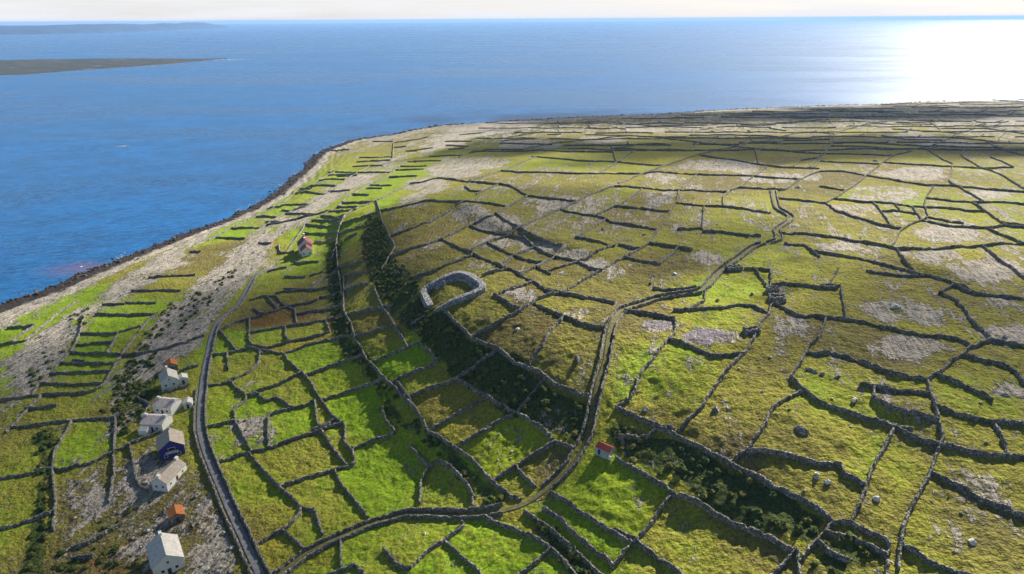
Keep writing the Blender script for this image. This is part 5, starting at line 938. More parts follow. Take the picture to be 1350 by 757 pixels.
co = np.stack([X.ravel(), Y.ravel(), Z.ravel()], 1)
idx = np.arange(NR*NA).reshape(NR, NA)
quads = np.stack([idx[:-1, :-1].ravel(), idx[:-1, 1:].ravel(), idx[1:, 1:].ravel(), idx[1:, :-1].ravel()], 1)
keep = (Z.ravel()[quads] > -6.5).any(1); quads = quads[keep]
used = np.zeros(len(co), bool); used[quads] = True; remap = np.cumsum(used)-1; quads = remap[quads]; co = co[used]
ground = mesh_np('ground', co, [quads], M['ground'], smooth_=True); ground['kind'] = 'structure'
x, y = co[:, 0].astype(float), co[:, 1].astype(float)
wx = x+9*fbm(x, y, 18, 3); wy = y+9*fbm(x+300, y+90, 18, 3)
num = np.zeros(len(x)); den = np.full(len(x), 1e-9)
for px, py, lv in DATA['lush']:
    s_ = max(9., .035*math.hypot(px, py)); q = 1/((((x-px)**2+(y-py)**2)/(s_*s_)+.15)**1.8); num += q*lv; den += q
lush = num/den+.06*smooth(38, 30, co[:, 2])-.10*smooth(40, 47, co[:, 2])-.12*smooth(520, 900, np.hypot(x, y))
ii = np.clip(((x-GX0)/CELL).astype(int), 0, NX-1); jj = np.clip(((y-GY0)/CELL).astype(int), 0, NY-1); fid = lab[ii, jj]
lush = lush+(FR[fid]-.5)*.36; lush = np.where(lush > .8, .8+(lush-.8)*.5, lush); rnd = np.clip((FR2[fid]-.5)*1.1, 0, 1)
rock = np.zeros(len(x))
rs_ = np.maximum(1, np.hypot(x, y)/350)
WARP = [(fbm(x+90*k, y, 22, 3)*rs_*(.5+.35*k), fbm(x, y+130*k, 22, 3)*rs_*(.5+.35*k)) for k in range(5)]
def softpoly(P, amt):
    v = 0
    for a_, b_ in WARP: v = v+inpoly(x+amt*a_, y+amt*b_, P)*1.
    return v/5
for s_, P in DATA['rock']: rock = np.maximum(rock, s_*softpoly(P, 26 if len(P) != 10 else 11)*(1.0 if len(P) != 10 else 1.12))
scr = np.zeros(len(x))
for s_, P in DATA['scrub']: scr = np.maximum(scr, s_*softpoly(P, 12))
d, sg, _ = pdist(x, y, DATA['coast']); csd = -d*sg+5*fbm(x, y, 30, 4)
rad = np.hypot(x, y); shore = smooth(26, 4, csd-6*smooth(560, 400, rad)); rock = np.maximum(rock, smooth(34, 14, csd-20*smooth(560, 400, rad))); rock = np.maximum(rock, .42*smooth(700, 1100, rad))
rock = np.maximum(rock, .16*smooth(36, 44, co[:, 2])*smooth(260, 420, rad))
path = np.zeros(len(x)); rd_ = np.full(len(x), 1e9)
for _, wd, P in DATA['lanes']: rd_ = np.minimum(rd_, pdist(x, y, P)[0])
rock = rock*smooth(2.5, 4.5, rd_)
purple = np.zeros(len(x))
for P in DATA['purple']: purple = np.maximum(purple, inpoly(wx, wy, P)*1.)
rock += .15+.07*smooth(38, 46, co[:, 2])+.36*fbm(x, y, 60, 3)+(FR[(fid*7+3) % len(FR)]-.5)*.16*smooth(300, 500, np.hypot(x, y))
for nm, arr in (('A', (lush, rock, rnd, scr)), ('B', (shore, path, purple, scr))):
    a = ground.data.color_attributes.new(nm, 'FLOAT_COLOR', 'POINT'); a.data.foreach_set('color', np.stack(arr, 1).astype(np.float32).ravel())

# ------------------------------------------------------------------ sea, far land, haze
def disc(name, r, z, mat, n=96):
    a = np.linspace(0, 2*math.pi, n, endpoint=False); rings = [0, 50, 300, 1500, 6000, 20000, r]
    c = [(0, 0, z)]
    for q in rings[1:]: c += [(q*math.cos(t), q*math.sin(t), z) for t in a]
    f3 = [(0, 1+i, 1+(i+1) % n) for i in range(n)]; f4 = []
    for k in range(len(rings)-2):
        o = 1+k*n
        f4 += [(o+i, o+n+i, o+n+(i+1) % n, o+(i+1) % n) for i in range(n)]
    return mesh_np(name, c, [f3, f4], mat)
sea = disc('sea', 46000, 0, M['sea']); sea['kind'] = 'structure'
def far_land(name, far, near, top, mat, n=260, m=22, rough=1.0):
    """low land between a near and a far shoreline (polylines of equal meaning, left to right)"""
    def res(P, n):
        P = np.array(P, float); L = np.concatenate([[0], np.cumsum(np.hypot(*np.diff(P, axis=0).T))]); t = np.linspace(0, L[-1], n)
        return np.stack([np.interp(t, L, P[:, 0]), np.interp(t, L, P[:, 1])], 1)
    a, b = res(near, n), res(far, n); c = []
    for k in range(m+1):
        t = k/m; p = a*(1-t)+b*t; w_ = np.linspace(0, 1, n)
        sc = np.hypot(*(a[0]-b[0]))/14
        p = p+np.stack([np.zeros(n), sc*fbm(p[:, 0], p[:, 1], sc*3, 3)*(1 if 0 else 1)], 1)
        h = top*(math.sin(math.pi*t)**.6)*np.minimum(1, (1-w_)*5+.12)*(1+rough*fbm(p[:, 0], p[:, 1], sc*5, 4))-.8*(1 if k in (0, m) else 0)
        c.append(np.stack([p[:, 0], p[:, 1], h], 1))
    c = np.concatenate(c); ix = np.arange((m+1)*n).reshape(m+1, n)
    q = np.stack([ix[:-1, :-1].ravel(), ix[:-1, 1:].ravel(), ix[1:, 1:].ravel(), ix[1:, :-1].ravel()], 1)
    o = mesh_np(name, c, [q], mat, smooth_=True); o['kind'] = 'structure'; return o
g = G('far_island'); p = g.pos(); n1 = g.noise(g.mapv(p, (1, 1.6, 1)), .012, 5, .7); n2 = g.vor(p, .02, 'F1', 'Color'); bw = g.n('ShaderNodeRGBToBW'); g.l(n2, bw.inputs[0])
c_ = g.mix(g.mr(n1, .4, .6), (.025, .032, .015), (.06, .05, .048)); c_ = g.mix(g.mr(bw.outputs[0], .3, .7, 0, .6), c_, (.03, .035, .02)); c_ = g.mix(g.mr(n1, .6, .7), c_, (.2, .18, .16))
M['isl'] = g.fin(c_, .95)
M['head'] = mat_flat('headland', (.03, .045, .08), .95, .4, .002)  # blue of distance haze painted into the land's base colour
far_land('far_island', DATA['isl_far'], DATA['isl_near'], 9, M['isl'])
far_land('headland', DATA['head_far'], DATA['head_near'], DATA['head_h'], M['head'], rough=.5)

bm = bmesh.new(); bmesh.ops.create_cube(bm, size=1); hm = bpy.data.meshes.new('haze'); bm.to_mesh(hm); bm.free()
hz = link(bpy.data.objects.new('haze', hm)); hz.scale = (94000, 94000, 186); hz.location = (0, 0, -9+93); hz['kind'] = 'stuff'
hmat = bpy.data.materials.new('haze'); hmat.use_nodes = True; t = hmat.node_tree; t.nodes.clear()
pv = t.nodes.new('ShaderNodeVolumePrincipled'); pv.inputs['Color'].default_value = (*DATA['haze_c'], 1); pv.inputs['Density'].default_value = DATA['haze_d']; pv.inputs['Anisotropy'].default_value = .1
ot = t.nodes.new('ShaderNodeOutputMaterial'); t.links.new(pv.outputs[0], ot.inputs['Volume']); hm.materials.append(hmat)

# ------------------------------------------------------------------ clouds out of view: some inferred from shadows, others added to darken the ground
gc = G('cloud'); tco = gc.n('ShaderNodeTexCoord').outputs['Object']; ln = gc.n('ShaderNodeVectorMath', operation='LENGTH'); gc.l(tco, ln.inputs[0])
oi = gc.n('ShaderNodeObjectInfo'); cn = gc.noise(gc.mapv(gc.pos(), (1, 1, .4)), .008, 5, .6)
fa = gc.mr(gc.math('ADD', ln.outputs['Value'], gc.math('MULTIPLY', gc.math('SUBTRACT', cn, .5), 1.3)), .45, 1.0, 1, 0); sc_ = gc.n('ShaderNodeSeparateColor'); gc.l(oi.outputs['Color'], sc_.inputs[0])
fa = gc.math('MULTIPLY', fa, sc_.outputs[0]); M['cloud'] = gc.fin((.9, .9, .9), 1, None, 0); gc.l(fa, gc.b.inputs['Alpha'])
def cloud(x, y, z, sx, sy, sz, dens, rot, label):
    bm = bmesh.new(); bmesh.ops.create_icosphere(bm, subdivisions=5, radius=1); me = bpy.data.meshes.new('cloud'); bm.to_mesh(me); bm.free()
    c = np.zeros(len(me.vertices)*3); me.vertices.foreach_get('co', c); c = c.reshape(-1, 3); r_ = 1+.35*fbm(c[:, 0]+c[:, 2]+x, c[:, 1]+c[:, 2]*.7+y, .5, 4); c *= r_[:, None]; c[:, 2] = np.where(c[:, 2] < 0, c[:, 2]*.25, c[:, 2])
    me.vertices.foreach_set('co', c.ravel()); me.materials.append(M['cloud']); me.polygons.foreach_set('use_smooth', np.ones(len(me.polygons), bool))
    o = link(bpy.data.objects.new('cloud', me)); off = (z-40)/math.tan(SUN_EL)
    o.location = (x+off*math.sin(SUN_AZ), y+off*math.cos(SUN_AZ), z); o.scale = (sx, sy, sz); o.rotation_euler = (0, 0, R(rot)); o.color = (dens, dens, dens, 1)
    return tag(o, label, 'cloud', kind='structure')
for a in DATA['clouds']: cloud(*a)

# ------------------------------------------------------------------ lanes and road: ribbons just above the ground
def resample(P, step):
    P = np.array([q[:2] for q in P], float); seg = np.hypot(*np.diff(P, axis=0).T); L = np.concatenate([[0], np.cumsum(seg)])
    n = max(2, int(L[-1]/step)+1); t = np.linspace(0, L[-1], n)
    return np.stack([np.interp(t, L, P[:, 0]), np.interp(t, L, P[:, 1])], 1)
def normals2(Q):
    t = np.gradient(Q, axis=0); t /= np.maximum(np.hypot(t[:, 0], t[:, 1]), 1e-6)[:, None]
    return np.stack([-t[:, 1], t[:, 0]], 1)
def soften(Q, k=3):
    for _ in range(k): Q[1:-1] = .25*Q[:-2]+.5*Q[1:-1]+.25*Q[2:]
    return Q
def ribbon(name, P, hw, mat, lift=.14):
    Q = soften(resample(P, 2.0), 3); N = normals2(Q); offs = np.linspace(-hw, hw, 7); rows = []
    for k, o in enumerate(offs):
        q = Q+N*(o+.25*fbm(Q[:, 0]+k*50, Q[:, 1], 4, 2))[:, None] if k in (0, 6) else Q+N*o
        z = H(q[:, 0], q[:, 1])+lift; rows.append(np.stack([q[:, 0], q[:, 1], z], 1))
    for k in (0, 6):
        e = rows[k].copy(); e[:, 2] -= .9
        rows = [e]+rows if k == 0 else rows+[e]
    c = np.concatenate(rows); n = len(Q); ix = np.arange(len(rows)*n).reshape(len(rows), n)
    q = np.stack([ix[:-1, :-1].ravel(), ix[1:, :-1].ravel(), ix[1:, 1:].ravel(), ix[:-1, 1:].ravel()], 1)
    o = mesh_np(name, c, [q], mat, smooth_=True); o['kind'] = 'structure'; return o
for nm, wd, P in DATA['lanes']:
    ribbon('road' if nm == 'road' else 'path', P, wd, M['asphalt'] if nm == 'road' else M['track'])

# ------------------------------------------------------------------ dry stone walls, each an object of its own
wr = np.random.RandomState(3)
def stone_wall(P, label, ht=1.35, half=.34):
    dist = math.hypot(*np.mean(np.array([q[:2] for q in P]), axis=0)); step = min(3.2, max(.75, dist*.0032))
    Q = resample(P, step); Q = soften(Q, 2) if len(Q) > 6 else Q
    n = len(Q); Q = Q+wr.normal(0, .11, Q.shape); N = normals2(Q); z = H(Q[:, 0], Q[:, 1])
    h = ht*(1+wr.uniform(-.12, .12, n)+.45*fbm(Q[:, 0], Q[:, 1], 12, 2)); h = np.where(wr.rand(n) < .035, h*.55, h); hf = half*(1+wr.uniform(-.22, .22, n))
    if dist > 500: hf = hf*1.15
    prof = [(-1.35, -.9, 0), (-1.2, .0, .35), (-.85, 0, .75), (-.55, 0, 1), (.55, 0, 1), (.85, 0, .75), (1.2, 0, .35), (1.35, -.9, 0)]
    rows = []
    for a, dz, fh in prof:
        j = wr.normal(0, .05, n); zz = z+dz+h*fh+(wr.normal(0, .07, n) if fh > .5 else 0)
        rows.append(np.stack([Q[:, 0]+N[:, 0]*(hf*a+j), Q[:, 1]+N[:, 1]*(hf*a+j), zz], 1))
    c = np.concatenate(rows); m = len(rows); ix = np.arange(m*n).reshape(m, n)
    q = np.stack([ix[:-1, :-1].ravel(), ix[:-1, 1:].ravel(), ix[1:, 1:].ravel(), ix[1:, :-1].ravel()], 1)
    caps = [ix[:, 0][::-1], ix[:, -1]]
    o = mesh_np('dry_stone_wall', c, [q, np.array(caps)], M['wall'])
    return tag(o, label, 'wall', 'dry stone walls dividing the fields')
for lb, P in DATA['walls']:
    if lb: stone_wall(P, lb)
REST = [P for lb, P in DATA['walls'] if not lb]
if REST:
    obs = [stone_wall(P, None) for P in REST]
    cs, fs, o_ = [], [], 0
    for o in obs:
        me = o.data; c = np.zeros(len(me.vertices)*3, np.float32); me.vertices.foreach_get('co', c); c = c.reshape(-1, 3)
        for pl in me.polygons:
            if len(pl.vertices) == 4: fs.append([v+o_ for v in pl.vertices])
        cs.append(c); o_ += len(c); bpy.data.objects.remove(o)
    tag(mesh_np('distant_stone_walls', np.concatenate(cs), [np.array(fs)], M['wall']), 'faint far dry stone walls near the far shore of the island', 'walls', kind='stuff')

# ------------------------------------------------------------------ ring fort
FR_ = np.array(DATA['fort'])
fz = float(H(FR_[:, 0], FR_[:, 1]).mean()); fc = FR_.mean(0)
fort = link(bpy.data.objects.new('ring_fort', None)); fort.location = (fc[0], fc[1], fz)
tag(fort, 'thick pale grey oval stone ring fort open at its left corner on the scarp edge', 'fort')
def rampart(name, P, half, ht, mat, parent, step=.8, top_ledge=True, gap=None):
    Q = soften(resample(P, .55), 40); n = len(Q); N = normals2(Q); z = H(Q[:, 0], Q[:, 1], False)
    u = np.linspace(0, 1, n); env = np.minimum(1, np.minimum(u, 1-u)*9+.3)
    h = ht*env*(1+.10*fbm(Q[:, 0], Q[:, 1], 6, 3)+wr.uniform(-.03, .03, n)); rows = []
    for a, dz, fh in [(-1.12, -1.5, 0), (-1.06, 0, .5), (-.96, 0, .97), (-.5, 0, 1.0), (.0, 0, 1.02), (.5, 0, 1.0), (.96, 0, .97), (1.06, 0, .5), (1.12, -1.5, 0)]:
        j = wr.normal(0, .1, n); rows.append(np.stack([Q[:, 0]+N[:, 0]*(half*a+j)-parent.location.x, Q[:, 1]+N[:, 1]*(half*a+j)-parent.location.y, z+dz+h*fh+wr.normal(0, .05, n)-parent.location.z], 1))
    c = np.concatenate(rows); m = len(rows); ix = np.arange(m*n).reshape(m, n)
    q = np.stack([ix[:-1, :-1].ravel(), ix[:-1, 1:].ravel(), ix[1:, 1:].ravel(), ix[1:, :-1].ravel()], 1)
    return mesh_np(name, c, [q, np.array([ix[:, 0][::-1], ix[:, -1]])], mat, parent)
rampart('rampart', DATA['fort'], 1.5, 2.7, M['fort'], fort)
ctr = fc; inner = [[ctr[0]+(p[0]-ctr[0])*.80, ctr[1]+(p[1]-ctr[1])*.78] for p in DATA['fort']]
rampart('inner_terrace', inner[6:-9], .9, 1.1, M['fort'], fort)
for k in (8, 10, 13):
    if k < len(inner)-1:
        a = inner[k]; stp = []
        for s in range(6):
            t_ = 1-.04*s; cx, cy = ctr[0]+(a[0]-ctr[0])*t_-fort.location.x, ctr[1]+(a[1]-ctr[1])*t_-fort.location.y
            stp.append((cx, cy, 2.4-.38*s))
        cc, ff = [], []
        for i, (cx, cy, hz_) in enumerate(stp):
            b = len(cc); cc += [(cx+dx, cy+dy, zz) for zz in (-.5, hz_) for dx, dy in ((-.5, -.5), (.5, -.5), (.5, .5), (-.5, .5))]
            ff += [(b, b+1, b+5, b+4), (b+1, b+2, b+6, b+5), (b+2, b+3, b+7, b+6), (b+3, b, b+4, b+7), (b+4, b+5, b+6, b+7)]
        mesh_np('stone_stair', cc, [np.array(ff)], M['fort'], fort)

# ------------------------------------------------------------------ houses
def box(x0, x1, y0, y1, z0, z1):
    c = [(x, y, z) for z in (z0, z1) for x, y in ((x0, y0), (x1, y0), (x1, y1), (x0, y1))]
    return c, [(3, 2, 1, 0), (4, 5, 6, 7), (0, 1, 5, 4), (1, 2, 6, 5), (2, 3, 7, 6), (3, 0, 4, 7)]
def boxes(name, lst, mat, parent, bev=.03):
    cs, fs = [], []
    for b in lst:
        c, f = box(*b); o = len(cs); cs += c; fs += [tuple(i+o for i in q) for q in f]
    o = mesh_np(name, cs, [np.array(fs)], mat, parent)
    if bev:
        md = o.modifiers.new('b', 'BEVEL'); md.width = bev; md.segments = 1
    return o
def gable(parent, cx, cy, L, Wd, wh, rh, wall, roof, ov=.3, z0=-2.2):
    """a gabled block, ridge along local Y"""
    h = Wd/2; y0, y1 = cy-L/2, cy+L/2
    c = [(cx-h, y0, z0), (cx+h, y0, z0), (cx+h, y1, z0), (cx-h, y1, z0), (cx-h, y0, wh), (cx+h, y0, wh), (cx+h, y1, wh), (cx-h, y1, wh), (cx, y0, wh+rh), (cx, y1, wh+rh)]
    mesh_np('wall', c, [[(0, 3, 7, 4), (1, 5, 6, 2)], [(0, 4, 8, 5, 1)], [(2, 6, 9, 7, 3)]], wall, parent)
    k = rh/h; t = .16; ho = h+ov; ze = wh-k*ov+.03; yo0, yo1 = y0-ov*.5, y1+ov*.5; zr = wh+rh+.03
    c = []
    for yy in (yo0, yo1): c += [(cx-ho, yy, ze), (cx, yy, zr), (cx+ho, yy, ze), (cx+ho, yy, ze+t), (cx, yy, zr+t), (cx-ho, yy, ze+t)]
    f = [(0, 1, 7, 6), (1, 2, 8, 7), (2, 3, 9, 8), (3, 4, 10, 9), (4, 5, 11, 10), (5, 0, 6, 11)]
    return mesh_np('roof', c, [f, [(5, 4, 3, 2, 1, 0)], [(6, 7, 8, 9, 10, 11)]], roof, parent)
def window(parent, x, y, z, w_, h_, face):
    """face: '-y','+y','-x','+x' outward direction"""
    d = .05; s = -1 if face[0] == '-' else 1
    def B(a0, a1, b0, b1, dd0, dd1):
        if face[1] == 'y': return (x+a0, x+a1, min(y+s*dd0, y+s*dd1), max(y+s*dd0, y+s*dd1), z+b0, z+b1)
        return (min(x+s*dd0, x+s*dd1), max(x+s*dd0, x+s*dd1), y+a0, y+a1, z+b0, z+b1)
    fw = .1; W2, H2 = w_/2, h_/2
    o = boxes('window', [B(-W2, W2, H2-fw, H2, -.1, .07), B(-W2, W2, -H2, -H2+fw, -.1, .1), B(-W2, -W2+fw, -H2+fw, H2-fw, -.1, .07), B(W2-fw, W2, -H2+fw, H2-fw, -.1, .07)], M['frame'], parent, 0)
    boxes('pane', [B(-W2+fw, W2-fw, -H2+fw, H2-fw, -.1, .03)], M['glass'], o, 0)
def door(parent, x, y, face, z0=0, mat='door'):
    s = -1 if face[0] == '-' else 1
    b = (x-.5, x+.5, min(y-s*.1, y+s*.06), max(y-s*.1, y+s*.06), z0, z0+2.05) if face[1] == 'y' else (min(x-s*.1, x+s*.06), max(x-s*.1, x+s*.06), y-.5, y+.5, z0, z0+2.05)
    o = boxes('door', [b], M[mat], parent, 0)
    return o
def chimney(roof, x, y, z, h=1.2, m='white', sx=.45, sy=.7):
    o = boxes('chimney', [(x-sx, x+sx, y-sy, y+sy, z-.8, z+h)], M[m], roof)
    boxes('chimney_cap', [(x-sx-.08, x+sx+.08, y-sy-.08, y+sy+.08, z+h, z+h+.12)], M['greyr'], o, 0) if False else None
    return o
def place(name, key, label, cat, group=None):
    (ax, ay, _), (bx, by, _) = DATA['sites'][key]; cx, cy = (ax+bx)/2, (ay+by)/2
    z = float(np.mean(H(np.array([ax, bx, cx]), np.array([ay, by, cy]), False)))
    o = link(bpy.data.objects.new(name, None)); o.location = (cx, cy, z); o.rotation_euler = (0, 0, math.atan2(by-ay, bx-ax)+math.pi/2)
    # local -Y points from the first point to the second
    return tag(o, label, cat, group), math.hypot(bx-ax, by-ay)
VG = 'whitewashed houses of the village by the road'
# the big white house at the bottom edge
o, L = place('white_house', 'big', 'big white house with cream roof slope nearest the bottom edge of the picture', 'house', VG)
L = 11; rf = gable(o, 0, 0, L, 8.2, 4.0, 2.9, M['white'], M['r_cream']); chimney(rf, 0, L/2-.8, 6.6); 
window(o, -1.7, -L/2, 1.7, 1, 1.1, '-y'); window(o, 2.0, -L/2, 1.7, 1, 1.1, '-y'); window(o, 0, -L/2, 4.3, .8, .9, '-y')
for yy in (-3.5, 0, 3.5): window(o, 4.1, yy, 1.9, 1.1, 1.2, '+x'); window(o, -4.1, yy, 1.9, 1.1, 1.2, '-x')
door(o, 0, -L/2, '-y')
# rusty shed
o, L = place('stone_shed', 'orange', 'small shed with bright rusty orange roof above the biggest white house', 'shed')
rf = gable(o, 0, 0, 5.2, 4.4, 2.4, 1.3, M['hut'], M['r_orange'], .15); door(o, 0, -2.6, '-y')
# long white house
o, L = place('white_house', 'long', 'long low white house with tan roof and white gables in front of the blue house', 'house', VG)
L = 11.5; rf = gable(o, 0, 0, L, 5.6, 2.9, 2.0, M['white'], M['r_tan'], .2); chimney(rf, 0, L/2-.6, 4.7); chimney(rf, 0, -L/2+.6, 4.7)
window(o, -1.1, -L/2, 1.5, .9, 1, '-y'); window(o, 1.3, -L/2, 1.5, .9, 1, '-y')
for yy in (-3.6, 3.4): window(o, 2.8, yy, 1.5, .9, 1, '+x'); window(o, -2.8, yy, 1.5, .9, 1, '-x')
door(o, 2.8, 0, '+x')
# blue house
o, L = place('blue_house', 'blue', 'tall house with deep blue gable wall and pink grey roof between white houses', 'house', VG)
L = 9.5; rf = gable(o, 0, 0, L, 8.4, 4.2, 3.0, M['blue'], M['r_tan'], .45); chimney(rf, 0, L/2-.8, 7.0, m='greyr')
boxes('balcony', [(-2.2, 2.2, -L/2-1.0, -L/2, 2.3, 2.45), (-2.2, 2.2, -L/2-1.0, -L/2-.92, 2.45, 3.3)], M['greyr'], o, 0)
window(o, 0, -L/2, 3.6, 2.4, 1.3, '-y'); window(o, -2.2, -L/2, 1.2, 1.2, 1.2, '-y'); window(o, 2.2, -L/2, 1.2, 1.2, 1.2, '-y')
for yy in (-2.8, 2.8): window(o, 4.2, yy, 2.2, 1, 1.2, '+x'); window(o, -4.2, yy, 2.2, 1, 1.2, '-x')
# green white house at the top of the row, with annex
o, L = place('white_house', 'top', 'pale greenish white house with side annex at the top of the village row', 'house', VG)
L = 8.5; rf = gable(o, 0, 0, L, 7.0, 3.6, 2.6, M['palegreen'], M['r_beige'], .25); chimney(rf, 0, L/2-.7, 6.0)
gable(o, 5.4, -1.2, 4.4, 4.0, 2.5, 1.0, M['palegreen'], M['r_cream'], .2)
window(o, -1.6, -L/2, 1.7, 1, 1.1, '-y'); window(o, 1.5, -L/2, 1.7, 1, 1.1, '-y'); window(o, 0, -L/2, 4.2, .8, .8, '-y'); door(o, 5.4, -3.4, '-y'); window(o, -3.5, 0, 1.8, 1, 1.1, '-x')
o, L = place('stone_shed', 'topshed', 'small shed with dull orange roof behind the greenish white house', 'shed')
gable(o, 0, 0, 6, 5.0, 2.5, 1.6, M['hut'], M['r_orange'], .2); door(o, 0, -3, '-y')
# two houses stepping down between
for key, lb, lx in (('mid1', 'white house with pink grey roof, just below the greenish white house', 1), ('mid2', 'white house with pink roof and low front porch, just above the blue house', 2)):
    o, L = place('white_house', key, lb, 'house', VG)
    L = 7.6+lx*.7; rf = gable(o, 0, 0, L, 7.0, 3.5, 1.7, M['white'], M['r_pink'], .25); chimney(rf, 0, -L/2+.6, 5.0, 1.0); chimney(rf, 0, L/2-.6, 5.0, 1.0)
    for yy in (-2.2, 2.2): window(o, 3.5, yy, 1.7, 1, 1.1, '+x'); window(o, -3.5, yy, 1.7, 1, 1.1, '-x')
    door(o, -3.5, 0, '-x'); window(o, 0, L/2, 1.8, 1, 1, '+y')
    if lx == 2: gable(o, -5.0, 2.0, 3.6, 3.0, 2.2, .8, M['white'], M['r_cream'], .15)
o, L = place('white_shed', 'tiny', 'tiny white square shed beside the grey road', 'shed')
gable(o, 0, 0, 4.2, 3.2, 2.3, .8, M['white'], M['r_cream'], .12); door(o, 0, -2.1, '-y')
# farmhouse among the strip fields
o, L = place('farmhouse', 'farm', 'white farmhouse with maroon roofs standing alone among the strip fields', 'house'); o.scale = (1.3, 1.3, 1.3)
rf = gable(o, 0, 3.6, 8.0, 7.2, 4.2, 3.0, M['white'], M['r_maroon'], .3); chimney(rf, 0, 6.8, 7.0, 1.5); chimney(rf, 0, .5, 7.0, 1.2)
gable(o, .4, -3.6, 5.6, 5.6, 3.0, 2.1, M['white'], M['r_maroon'], .25)
window(o, -1.2, -6.4, 1.5, .9, 1, '-y'); window(o, 1.9, -6.4, 1.5, .9, 1, '-y')
for yy in (1.6, 5.6): window(o, 3.6, yy, 2.2, 1, 1.2, '+x'); window(o, -3.6, yy, 2.2, 1, 1.2, '-x')
# lane shed
o, L = place('stone_shed', 'lane', 'small grey rendered shed with red roof strip beside the grassy lane', 'shed'); o.scale = (.88, .88, .88)
gable(o, 0, 0, 5.6, 3.6, 2.5, 1.1, M['greyr'], M['r_red'], .1); door(o, -1.8, 1.2, '-x', mat='blue'); window(o, -1.8, -1.2, 1.4, .8, .8, '-x')
boxes('white_panel', [(-2.2, -1.9, -4.0, -2.9, 0, 1.5)], M['white'], o)

# roofless stone huts and pens: four ragged walls each
def hut(key, label, a, b, h, lift=0, name='roofless_stone_hut'):
    (x, y, _), = DATA['sites'][key]; z = float(H(np.array([x]), np.array([y]), False)[0])
    o = link(bpy.data.objects.new(name, None)); o.location = (x, y, z); o.rotation_euler = (0, 0, R(lift)); tag(o, label, 'hut')
    t = .7
    def seg(x0, x1, y0, y1):
        n = max(2, int(max(x1-x0, y1-y0)/.6)); cs, fs = [], []
        for i in range(n):
            if x1-x0 > y1-y0: b_ = (x0+(x1-x0)*i/n, x0+(x1-x0)*(i+1)/n+.0, y0+wr.uniform(-.08, .08), y1+wr.uniform(-.08, .08))
            else: b_ = (x0+wr.uniform(-.08, .08), x1+wr.uniform(-.08, .08), y0+(y1-y0)*i/n, y0+(y1-y0)*(i+1)/n)
            c, f = box(*b_, -1.2, h*wr.uniform(.75, 1.08)); q = len(cs); cs += c; fs += [tuple(k+q for k in r_) for r_ in f]
        mesh_np('wall', cs, [np.array(fs)], M['hut'], o)
    seg(-a, a, -b, -b+t); seg(-a, a, b-t, b); seg(-a, -a+t, -b+t, b-t); seg(a-t, a, -b+t, b-t*3.2)
    return o
hut('hut1', 'roofless square stone hut beside the bare purple rock patch', 2.6, 1.9, 2.4, 8)
hut('hut2', 'roofless stone hut at the corner of the bright green paddock, lower one', 3.2, 2.2, 2.3, -12)
hut('hut3', 'small stone hut at the corner of the bright green paddock, upper one', 2.6, 1.9, 2.4, -20)
hut('hut4', 'squat stone hut where the lane meets the bright green paddock wall', 3.6, 1.9, 2.2, 10)
# boulders
def boulder(key, label, sx, sy, sz, mat='boulder', cat='boulder', seed=0, name='boulder'):
    (x, y, _), = DATA['sites'][key]; z = float(H(np.array([x]), np.array([y]))[0])
    bm = bmesh.new(); bmesh.ops.create_icosphere(bm, subdivisions=3, radius=1); rs = random.Random(seed)
    pl = [(Vector((rs.uniform(-1, 1), rs.uniform(-1, 1), rs.uniform(-.4, 1))).normalized(), rs.uniform(.55, .85)) for _ in range(12)]
    for v in bm.verts:
        for nn, dd_ in pl:
            e = v.co.dot(nn)-dd_
            if e > 0: v.co -= nn*e
        v.co = Vector((v.co.x*sx, v.co.y*sy, v.co.z*sz))+Vector((rs.uniform(-1, 1), rs.uniform(-1, 1), rs.uniform(-1, 1)))*.04
    me = bpy.data.meshes.new(name); bm.to_mesh(me); bm.free(); me.materials.append(M[mat])
    o = link(bpy.data.objects.new(name, me)); o.location = (x, y, z+sz*.35); o.rotation_euler = (0, 0, rs.uniform(0, 6))
    return tag(o, label, cat, 'boulders lying in the fields')
for i, (k, lb, sx, sy, sz, mt) in enumerate(DATA['boulders']): boulder(k, lb, sx*.9, sy*.9, sz*.85, mt, seed=i)

